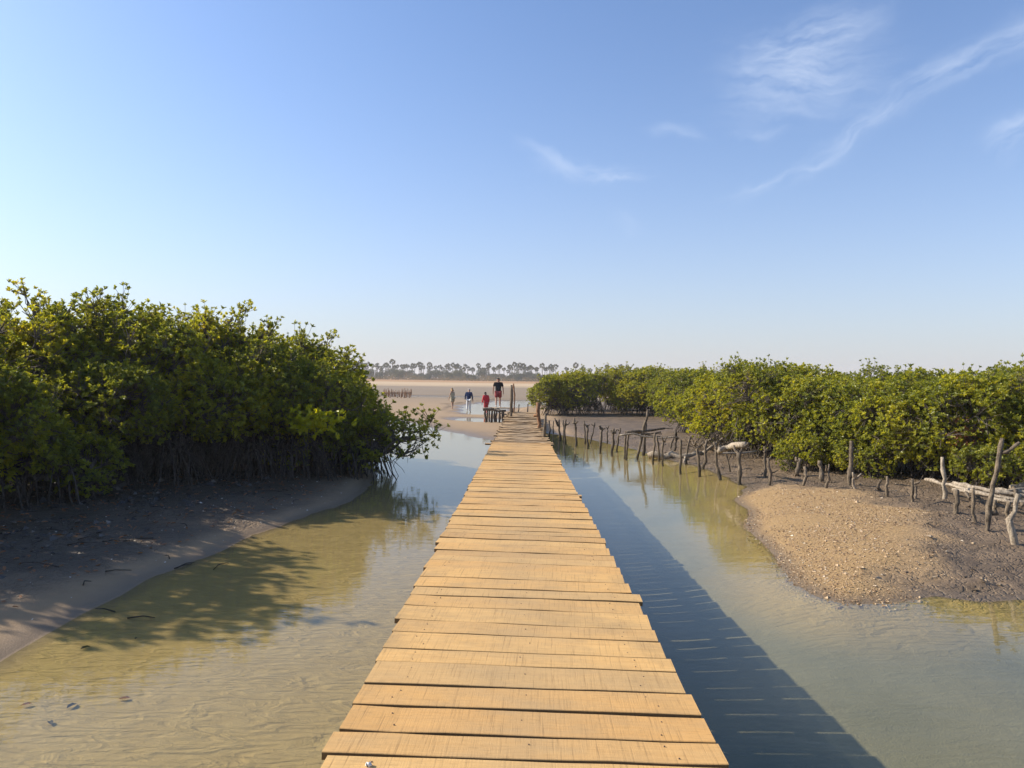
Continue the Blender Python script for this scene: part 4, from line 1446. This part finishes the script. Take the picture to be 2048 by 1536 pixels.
# ---------------------------------------------------------------- shells, clods, litter
def chips(name, P, size, rng, mat, flat=0.45, kind='stuff'):
    n = len(P)
    base = np.array([(1, 0, 0), (-0.5, 0.86, 0), (-0.5, -0.86, 0), (0.1, 0.1, 1), (0, 0, -0.6)])
    Fc = np.array([(0, 1, 3), (1, 2, 3), (2, 0, 3), (1, 0, 4), (2, 1, 4), (0, 2, 4)])
    B = np.repeat(base[None], n, 0) * rng.uniform(0.6, 1.3, (n, 5, 1))
    B[:, :, 2] *= flat
    a = rng.uniform(0, 6.28, n)
    tl = np.clip(rng.normal(0, 0.5, n), -0.9, 0.9)
    x = B[:, :, 0] * np.cos(a)[:, None] - B[:, :, 1] * np.sin(a)[:, None]
    y = B[:, :, 0] * np.sin(a)[:, None] + B[:, :, 1] * np.cos(a)[:, None]
    z = B[:, :, 2] + x * np.tan(tl)[:, None] * 0.4
    V = np.stack([x, y, z], 2) * size[:, None, None] + P[:, None, :]
    FF = (np.arange(n)[:, None, None] * 5 + Fc[None]).reshape(-1, 3)
    me = mesh_np(name, V.reshape(-1, 3), FF, 3, False)
    at = me.attributes.new('tint', 'FLOAT', 'POINT')
    at.data.foreach_set('value', np.repeat(rng.uniform(0, 1, n), 5).astype(np.float32))
    return link(name, me, mat)


mshell, nt, out = material('shell_fragments')
principled(nt, out, nt.ramp(nt.attr('tint'), [(0.0, (0.16, 0.095, 0.05)), (0.5, (0.38, 0.25, 0.135)), (0.95, (0.52, 0.38, 0.23)), (1.0, (0.68, 0.58, 0.44))]), 0.7, 0.3)
mclod, nt, out = material('mud_clods')
principled(nt, out, nt.ramp(nt.attr('tint'), [(0.0, (0.085, 0.058, 0.035)), (0.8, (0.20, 0.145, 0.09)), (1.0, (0.34, 0.27, 0.19))]), 0.6, 0.35)
n = 60000
bx = RNG.uniform(2.5, 9, n)
by = RNG.uniform(7.5, 19, n)
z_, s_, m_, g_ = terrain(bx, by)
dens = g_ * (0.25 + 0.75 * smooth01(vnoise(bx, by, 0.8, 3, 2), 0.35, 0.6))
dens *= np.clip(1.4 - (by - 8) * 0.12, 0.15, 1)
ok = (s_ > -0.15) & (RNG.uniform(0, 1, n) < dens * 0.9)
P = np.stack([bx, by, z_], 1)[ok]
o = chips('shell_gravel', P + np.array([0, 0, 0.004]), RNG.gamma(2.5, 0.0038, len(P)) + 0.004, RNG, mshell)
tag(o, 'broken shells strewn over the golden sand bank on the right', 'shells', None, 'stuff')
n = 30000
bx = RNG.uniform(2.5, 16, n)
by = RNG.uniform(7.5, 34, n)
z_, s_, m_, g_ = terrain(bx, by)
ok = (s_ > 0.1) & (m_ > 0.4) & (RNG.uniform(0, 1, n) < 0.35 * np.clip(1.5 - by * 0.03, 0.3, 1)) & (vnoise(bx, by, 1.0, 23, 2) > 0.45)
P = np.stack([bx, by, z_], 1)[ok]
o = chips('mud_lumps', P, RNG.gamma(1.8, 0.011, len(P)) + 0.010, RNG, mclod, 0.5)
tag(o, 'lumps of wet mud and shell over the bank between stakes and mangroves', 'mud', None, 'stuff')
n = 16000
bx = RNG.uniform(-12, -3.0, n)
by = RNG.uniform(8, 24, n)
z_, s_, m_, g_ = terrain(bx, by)
ok = (s_ > 0.9) & (vnoise(bx, by, 0.9, 29, 3) > 0.42) & (RNG.uniform(0, 1, n) < smooth01(s_, 0.9, 3.5))
P = np.stack([bx, by, z_], 1)[ok]
mbl, nt, out = material('black_mud_lumps')
principled(nt, out, nt.ramp(nt.attr('tint'), [(0.0, (0.022, 0.018, 0.014)), (0.8, (0.075, 0.058, 0.042)), (1.0, (0.20, 0.16, 0.12))]), 0.38, 0.5)
o = chips('mud_lumps', P, RNG.gamma(2.0, 0.014, len(P)) + 0.01, RNG, mbl, 0.55)
tag(o, 'wet black lumps of mud among the roots of the left mangroves', 'mud', None, 'stuff')
n = 2600
bx = RNG.uniform(-12, -3.2, n)
by = RNG.uniform(6, 22, n)
z_, s_, m_, g_ = terrain(bx, by)
ok = (s_ > 0.6)
P = np.stack([bx, by, z_ + 0.012], 1)[ok]
m = len(P)
ax = unit(np.stack([RNG.normal(0, 1, m), RNG.normal(0, 1, m), RNG.normal(0, 0.25, m)], 1))
nr = np.tile([0, 0, 1.0], (m, 1)) + RNG.normal(0, 0.3, (m, 3))
o = leaves_mesh('leaf_litter', P, ax, nr, RNG.uniform(0.05, 0.1, m), RNG.uniform(0.02, 0.04, m), RNG.uniform(0, 1, m), M_brown, None)
tag(o, 'fallen leaves scattered over the shaded mud of the left bank', 'leaf litter', None, 'stuff')
# white flecks of shell on the left mud
n = 500
bx = RNG.uniform(-9, -3.4, n)
by = RNG.uniform(6, 20, n)
z_, s_, m_, g_ = terrain(bx, by)
ok = (s_ > 0.05)
P = np.stack([bx, by, z_ + 0.004], 1)[ok]
o = chips('shell_bits', P, RNG.gamma(2.0, 0.004, len(P)) + 0.003, RNG, wsh)
tag(o, 'small bits of white shell scattered over the left bank', 'shells', None, 'stuff')
# dead twigs on the left mud
mb = MB()
rng = np.random.default_rng(55)
for k in range(110):
    x, y = rng.uniform(-10, -3.8), rng.uniform(7, 18)
    z = zg(x, y)
    a, l = rng.uniform(0, 6.28), rng.uniform(0.1, 0.45)
    q0 = Vector((x, y, z + 0.01))
    q1 = Vector((x + math.cos(a) * l, y + math.sin(a) * l, z + rng.uniform(0.0, 0.06)))
    mb.tube([q0, q0.lerp(q1, 0.5) + Vector((rng.normal(0, 0.03), rng.normal(0, 0.03), 0.02)), q1], [0.009, 0.007, 0.004], 4)
o = mb.build('twig_litter', M_root)
tag(o, 'thin dead twigs lying on the shaded left mud', 'twigs', None, 'stuff')
# single leaves lying under the shallow water
for k, (px, py, sz, mt, lab) in enumerate([(235, 1402, 0.09, M_brown, 'pinkish leaf lying under water on the sand, brightest of the sunken leaves'),
                                           (40, 1415, 0.08, M_brown, 'brown leaf under water near the left edge of the picture'),
                                           (160, 1301, 0.1, M_root, 'dark narrow leaf under water below the left bank'),
                                           (133, 1420, 0.1, M_root, 'grey leaf under water left of the pinkish one'),
                                           (270, 1281, 0.06, M_root, 'small dark curled leaf under water'),
                                           (301, 1241, 0.06, M_brown, 'small reddish leaf at the edge of the tree shadow'),
                                           (103, 1453, 0.09, M_root, 'greyish leaf under water, lowest of the sunken leaves at left')]):
    g = G(px, py, -0.08)
    z = zg(g.x, g.y)
    g = G(px, py, z)
    a = np.array([[math.cos(0.5 + k * 0.3), math.sin(0.5 + k * 0.3), 0.02]])
    o = leaves_mesh('sunken_leaf', np.array([[0, 0, 0.0]]), a, np.array([[0, 0.1, 1.0]]), np.array([sz]), np.array([sz * 0.42]), np.array([0.5]), mt, None)
    o.location = (g.x, g.y, z + 0.012)
    tag(o, lab, 'leaf', 'leaves lying on the bed of the channel')

# ---------------------------------------------------------------- distant trees
M_ptrunk, nt, out = material('palm_trunk')
principled(nt, out, nt.mix(nt.noise(nt.node('ShaderNodeNewGeometry').outputs['Position'], 2.0, 3), (0.10, 0.085, 0.07), (0.20, 0.17, 0.14)), 0.9, 0.1)


def make_palm(seed, H, R):
    rng = np.random.default_rng(seed)
    rt = empty('fan_palm')
    mb = MB()
    bend = rng.normal(0, 0.4, 2)
    mb.tube([(bend[0] * t * t, bend[1] * t * t, H * t - 0.3) for t in (0, 0.25, 0.5, 0.75, 1)], [0.34, 0.26, 0.24, 0.27, 0.2], 7, False)
    mb.build('trunk', M_ptrunk, rt)
    top_ = np.array([bend[0], bend[1], H - 0.3])
    # fan leaves: a stalk and a ring of pleats
    bs, ax, nr, ln, wd = [], [], [], [], []
    for i in range(30):
        d = rng.normal(0, 1, 3)
        d[2] = d[2] * 0.8 + 0.25
        d = unit(d)
        c = top_ + d * R * rng.uniform(0.35, 0.55)
        s = unit(np.cross(d, rng.normal(0, 1, 3)))
        for k in range(7):
            a = (k - 3) * 0.42
            bs.append(c)
            ax.append(d * math.cos(a) + s * math.sin(a))
            nr.append(np.cross(d, s))
            ln.append(R * rng.uniform(0.38, 0.52))
            wd.append(R * 0.17)
    bs, ax, nr = np.array(bs), np.array(ax), np.array(nr)
    leaves_mesh('crown', bs, ax, nr, np.array(ln), np.array(wd), rng.uniform(0, 1, len(bs)), M_far, rt, False)
    return rt


def make_far_tree(seed, H, R):
    rng = np.random.default_rng(seed)
    rt = empty('broad_tree')
    mb = MB()
    for k in range(4):
        a = rng.uniform(0, 6.28)
        e = (math.cos(a) * R * 0.5, math.sin(a) * R * 0.5, H * 0.65)
        mb.tube([(0, 0, -0.3), (e[0] * 0.3, e[1] * 0.3, H * 0.3), e], [0.3, 0.2, 0.1], 6, False)
    mb.build('trunk', M_ptrunk, rt)
    nl = 8
    C = np.stack([rng.normal(0, R * 0.45, nl), rng.normal(0, R * 0.45, nl), rng.uniform(H * 0.38, H * 0.82, nl)], 1)
    k = rng.integers(0, nl, 2600)
    d = unit(rng.normal(0, 1, (2600, 3)))
    P = C[k] + d * (R * 0.42 * rng.uniform(0.5, 1.05, 2600))[:, None]
    P[:, 2] = np.maximum(P[:, 2], 0.3)
    ax = unit(d + rng.normal(0, 0.6, d.shape))
    leaves_mesh('crown', P, ax, rng.normal(0, 1, d.shape), rng.uniform(0.35, 0.6, 2600), rng.uniform(0.2, 0.35, 2600), rng.uniform(0, 1, 2600), M_far, rt, False)
    return rt


PA = [make_palm(1, 10.5, 2.3), make_palm(2, 11.5, 2.5), make_palm(3, 9.0, 2.2), make_palm(4, 12.3, 2.6)]
BT = [make_far_tree(5, 7.5, 3.6), make_far_tree(6, 9.0, 4.2), make_far_tree(7, 5.0, 3.4)]
rr = random.Random(21)
px = 700.0
kk = 0
names_p = ['thin trunked fan palm in the hazy distant tree line', 'tall fan palm rising above the hazy distant tree line', 'short fan palm in the hazy distant tree line', 'wide crowned fan palm standing highest over the hazy distant tree line']
while px < 1290:
    y = rr.uniform(560, 640)
    p = D(px, 760, y)
    j = rr.choice([0, 0, 1, 2, 3, 1])
    place(PA[j], (p.x, y, zg(p.x, y)), rr.uniform(0, 6), rr.uniform(0.88, 1.1), names_p[j], 'palm tree', 'distant fan palms')
    px += rr.choice([2, 2.5, 3, 4, 5, 9]) if px < 1110 else rr.uniform(8, 22)
px = 700.0
while px < 1290:
    y = rr.uniform(520, 600)
    p = D(px, 760, y)
    j = rr.choice([0, 1, 2, 2])
    place(BT[j], (p.x, y, zg(p.x, y)), rr.uniform(0, 6), rr.uniform(0.75, 1.05), ['round crowned tree among the distant palms', 'large spreading tree among the distant palms', 'low wide tree at the foot of the distant palms'][j], 'tree', 'distant broad trees')
    px += rr.uniform(3, 11) if px < 1110 else rr.uniform(20, 40)
# scrub along the foot of the tree line and out on the flat
n = 34000
sx_ = RNG.uniform(-300, 330, n)
sy_ = RNG.uniform(455, 585, n)
hgt = vnoise(sx_, sy_, 0.05, 41, 3) * smooth01(sy_, 455, 560)
ok = hgt > 0.12
sx_, sy_, hgt = sx_[ok], sy_[ok], hgt[ok]
n = len(sx_)
P = np.stack([sx_, sy_, 0.45 + RNG.uniform(0, 1, n) * hgt * 6.5], 1)
d = unit(RNG.normal(0, 1, (n, 3)) + np.array([0, 0, 0.4]))
M_scrub = leaf_mat('dry_scrub', [(0.0, (0.09, 0.08, 0.035)), (0.5, (0.16, 0.12, 0.05)), (1.0, (0.26, 0.17, 0.08))], 0.2, 0.8)
o = leaves_mesh('distant_scrub', P, d, RNG.normal(0, 1, (n, 3)), RNG.uniform(0.7, 1.5, n), RNG.uniform(0.4, 0.8, n), RNG.uniform(0, 1, n), M_scrub, None, False)
tag(o, 'low dry scrub along the foot of the distant tree line', 'scrub', None, 'stuff')


# ---------------------------------------------------------------- people
def flat_mat(name, c, rough=0.85):
    m, nt, out = material(name)
    n_ = nt.noise(nt.node('ShaderNodeTexCoord').outputs['Object'], 25, 3)
    principled(nt, out, nt.mix(n_, tuple(v * 0.85 for v in c), tuple(min(1, v * 1.12) for v in c)), rough, 0.25)
    return m


def skin_obj(name, verts, edges, radii, mat, parent, sub=2, rootv=0):
    me = bpy.data.meshes.new(name)
    me.from_pydata([tuple(v) for v in verts], edges, [])
    me.materials.append(mat)
    o = bpy.data.objects.new(name, me)
    COL.objects.link(o)
    o.parent = parent
    sk = o.modifiers.new('skin', 'SKIN')
    sk.use_smooth_shade = True
    lay = me.skin_vertices[0].data if me.skin_vertices else None
    if lay is None:
        me.update()
        bpy.context.view_layer.objects.active = o
        bpy.ops.mesh.customdata_skin_add()
        lay = me.skin_vertices[0].data
    for i, r in enumerate(radii):
        lay[i].radius = r if isinstance(r, tuple) else (r, r)
        lay[i].use_root = (i == rootv)
    ss = o.modifiers.new('smooth', 'SUBSURF')
    ss.levels = ss.render_levels = sub
    return o


def person(label, loc, face, H, skin_c, hair_c, hair_len, top, bottom, shoes, pose, stoop=0.0, head_down=0.0, shw=1.0, cap=None):
    """face = heading in radians (0 looks along +y); pose = (stride, arm swing L, arm swing R)"""
    rt = empty('person', loc, face, label, 'person')
    k = H / 1.75
    st, aL, aR = pose
    ms = flat_mat('skin', skin_c, 0.6)
    J = {}
    J['pelvis'] = Vector((0, 0, 0.93))
    J['waist'] = Vector((0, 0.01 + stoop * 0.08, 1.08))
    J['chest'] = Vector((0, 0.02 + stoop * 0.25, 1.30))
    J['neck'] = Vector((0, 0.0 + stoop * 0.42, 1.49))
    J['skull'] = Vector((0, 0.01 + stoop * 0.5 + head_down * 0.07, 1.60 - head_down * 0.02))
    J['crown'] = Vector((0, 0.005 + stoop * 0.55 + head_down * 0.11, 1.69 - head_down * 0.04))
    for s, sg, arm in (('l', -1, aL), ('r', 1, aR)):
        J['hip' + s] = Vector((0.095 * sg, 0, 0.90))
        fw = st * (1 if sg > 0 else -1)
        J['knee' + s] = Vector((0.10 * sg, 0.12 * fw + 0.03, 0.50))
        J['ank' + s] = Vector((0.10 * sg, 0.26 * fw - 0.02, 0.09 + (0.06 if fw < 0 else 0)))
        J['toe' + s] = Vector((0.12 * sg, 0.26 * fw + 0.15, 0.035))
        J['sh' + s] = Vector((0.19 * sg * shw, stoop * 0.36, 1.42))
        J['elb' + s] = Vector((0.255 * sg * shw, stoop * 0.3 + 0.10 * arm - 0.03, 1.14))
        J['wr' + s] = Vector((0.275 * sg * shw, stoop * 0.3 + 0.24 * arm + 0.03, 0.90))
        J['hand' + s] = Vector((0.275 * sg * shw, stoop * 0.3 + 0.27 * arm + 0.05, 0.82))
    for key in J:
        J[key] = J[key] * k
    names, radii, edges = [], [], []
    verts = []

    def av(p, r, par=None):
        verts.append(p)
        radii.append(tuple(x * k for x in r) if isinstance(r, tuple) else r * k)
        if par is not None:
            edges.append((par, len(verts) - 1))
        return len(verts) - 1
    pe = av(J['pelvis'], (0.13, 0.10))
    wa = av(J['waist'], (0.12, 0.09), pe)
    chst = av(J['chest'], (0.14, 0.10), wa)
    nk = av(J['neck'], 0.055, chst)
    hd = av(J['skull'], (0.098, 0.112), nk)
    av(J['crown'] + Vector((0, 0, 0.03)) * k, (0.09, 0.105), hd)
    for s, sg in (('l', -1), ('r', 1)):
        a = av(J['hip' + s], 0.085, pe)
        a = av(J['knee' + s], 0.055, a)
        a2 = av(J['knee' + s].lerp(J['ank' + s], 0.35), 0.056, a)
        a = av(J['ank' + s], 0.036, a2)
        av(J['toe' + s], (0.04, 0.028), a)
        b = av(J['sh' + s], 0.055, chst)
        b = av(J['elb' + s], 0.038, b)
        b = av(J['wr' + s], 0.026, b)
        h_ = av(J['hand' + s], (0.02, 0.036), b)
        dn = (J['hand' + s] - J['wr' + s]).normalized()
        for fi, (oy, ln_) in enumerate(((-0.03, 0.065), (-0.01, 0.08), (0.01, 0.078), (0.028, 0.06))):
            f1 = av(J['hand' + s] + Vector((0, oy * k, 0)) + dn * 0.035 * k, 0.010, h_)
            av(J['hand' + s] + Vector((-0.012 * sg * k, oy * k, 0)) + dn * (0.035 + ln_) * k, 0.008, f1)
        t1_ = av(J['hand' + s] + Vector((0, 0.045 * k, 0.01 * k)), 0.011, h_)
        av(J['hand' + s] + Vector((-0.01 * sg * k, 0.06 * k, -0.035 * k)), 0.009, t1_)
    skin_obj('body', verts, edges, radii, ms, rt, 1)
    # ears and nose, eyes
    fb_ = MB()
    c = J['skull']
    for sg in (-1, 1):
        fb_.tube([c + Vector((0.072 * sg * k, 0, -0.03 * k)), c + Vector((0.088 * sg * k, -0.01 * k, 0)), c + Vector((0.075 * sg * k, 0, 0.03 * k))], [0.008 * k, 0.014 * k, 0.008 * k], 6)
    fb_.tube([c + Vector((0, 0.08 * k, 0.01 * k)), c + Vector((0, 0.108 * k, -0.03 * k)), c + Vector((0, 0.085 * k, -0.04 * k))], [0.008 * k, 0.014 * k, 0.006 * k], 6)
    fb_.build('nose_and_ears', ms, rt)
    # hair
    mh = flat_mat('hair', hair_c, 0.7)
    hv = [c + Vector((0, -0.03, 0.02)) * k, J['crown'] + Vector((0, -0.012, 0.045)) * k]
    hr = [(0.108 * k, 0.112 * k), (0.10 * k, 0.115 * k)]
    he = [(0, 1)]
    if hair_len:
        hv.append(c + Vector((0, -0.07, -0.06)) * k)
        hr.append((0.06 * k, 0.04 * k))
        he.append((0, 2))
        hv.append(c + Vector((0, -0.08, -0.06 - hair_len)) * k)
        hr.append((0.045 * k, 0.025 * k))
        he.append((2, 3))
    o = skin_obj('hair', hv, he, hr, mh, rt, 2)
    # top garment
    tc_, sleeve, tlen, loose = top
    mt = flat_mat('cloth', tc_)
    verts, radii, edges = [], [], []
    lo = av(Vector((0, 0.0, (0.93 - tlen) * k)), (0.155 + loose, 0.12 + loose))
    wa = av(J['waist'], (0.15 + loose, 0.115 + loose), lo)
    chst = av(J['chest'], (0.165 + loose, 0.125 + loose), wa)
    av(J['neck'] - Vector((0, 0, 0.035 * k)), (0.075, 0.07), chst)
    for s in 'lr':
        b = av(J['sh' + s], 0.078, chst)
        if sleeve == 'short':
            av(J['sh' + s].lerp(J['elb' + s], 0.75), 0.062, b)
        elif sleeve == 'long':
            b = av(J['elb' + s], 0.06, b)
            av(J['wr' + s], 0.045, b)
    skin_obj('top', verts, edges, radii, mt, rt, 2)
    bc, blen, bl = bottom
    mb_ = flat_mat('trousers', bc)
    verts, radii, edges = [], [], []
    pv = av(J['pelvis'] + Vector((0, 0, 0.03 * k)), (0.15, 0.12))
    for s in 'lr':
        a = av(J['hip' + s], 0.105 + bl, pv)
        if blen == 'short':
            av(J['hip' + s].lerp(J['knee' + s], 0.85), 0.09 + bl, a)
        else:
            a = av(J['knee' + s], 0.075 + bl, a)
            av(J['ank' + s], 0.058 + bl, a)
    skin_obj('bottoms', verts, edges, radii, mb_, rt, 2)
    if shoes:
        mo = flat_mat('shoe', shoes, 0.6)
        for s in 'lr':
            verts, radii, edges = [], [], []
            a = av(J['ank' + s] + Vector((0, -0.03, -0.035)) * k, (0.045, 0.045))
            av(J['toe' + s], (0.052, 0.036), a)
            skin_obj('shoe', verts, edges, radii, mo, rt, 1)
    return rt


def feet(px, py, z=None):
    g = G(px, py, 0.1)
    z = zg(g.x, g.y)
    g = G(px, py, max(z, 0))
    return (g.x, g.y, max(zg(g.x, g.y), 0) - 0.01)


person('fair haired woman in a short khaki outfit walking barefoot on the sand', feet(905, 818), rad(35), 1.66, (0.42, 0.25, 0.16), (0.36, 0.22, 0.10), 0.14,
       ((0.42, 0.37, 0.25), 'none', 0.10, 0.0), ((0.40, 0.35, 0.24), 'short', 0.02), None, (0.7, 0.5, 0.9), 0.12, 0.9, 0.86)
person('man in a navy jacket and white trousers standing on the sand, seen from behind', feet(937, 824), rad(-8), 1.74, (0.45, 0.28, 0.20), (0.55, 0.53, 0.50), 0,
       ((0.012, 0.028, 0.085), 'long', 0.18, 0.03), ((0.72, 0.72, 0.72), 'long', 0.01), (0.62, 0.62, 0.62), (0.15, 0.35, 0.1), 0.10, 0.8, 1.05)
person('person in a loose red top looking down, half hidden by the stake table', feet(972, 828), rad(25), 1.60, (0.06, 0.035, 0.022), (0.01, 0.008, 0.007), 0,
       ((0.55, 0.022, 0.04), 'long', 0.22, 0.03), ((0.42, 0.05, 0.06), 'long', 0.01), (0.05, 0.04, 0.04), (0.2, 0.3, 0.2), 0.16, 1.2, 0.95)
dm = 43.6
pm = D(996, 815, dm)
person('man in a black t-shirt and maroon shorts walking away past the end of the walkway', (pm.x, dm, pm.z), rad(-3), 1.76, (0.38, 0.20, 0.13), (0.02, 0.015, 0.012), 0,
       ((0.008, 0.009, 0.014), 'short', 0.06, 0.025), ((0.28, 0.06, 0.06), 'short', 0.03), (0.72, 0.72, 0.72), (0.75, 0.5, -0.3), 0.0, 0.15, 1.12)
# trestle of planks he walks on, beyond the stake table
tr_ = empty('plank_step', (pm.x, dm, 0), 0, 'short raised plank landing under the man in the black t-shirt', 'landing')
for k in range(4):
    me = plank_mesh(np.random.default_rng(70 + k), 0.24, 0.24, 1.5, 0.04, warp=0.015)
    link('plank', me, M_old, tr_, (0.25, -0.45 + k * 0.27, pm.z - 0.005))
for sx2 in (-0.35, 0.85):
    for sy2 in (-0.4, 0.3):
        mb = MB()
        mb.tube([(sx2, sy2, -0.1), (sx2, sy2, pm.z - 0.05)], [0.055, 0.05], 7)
        mb.build('leg', DK, tr_)

# ---------------------------------------------------------------- haze
hm, nt, out = material('haze_air')
pv = nt.node('ShaderNodeVolumePrincipled')
pv.inputs['Color'].default_value = (0.96, 0.96, 0.98, 1)
pv.inputs['Density'].default_value = 0.0003
pv.inputs['Anisotropy'].default_value = 0.3
nt.l.new(pv.outputs[0], out.inputs['Volume'])
mb = MB()
mb.box((0, 1080, 7.0), (4500, 2400, 18.0))
hz = mb.build('haze', hm, None, False)
hz['kind'] = 'stuff'
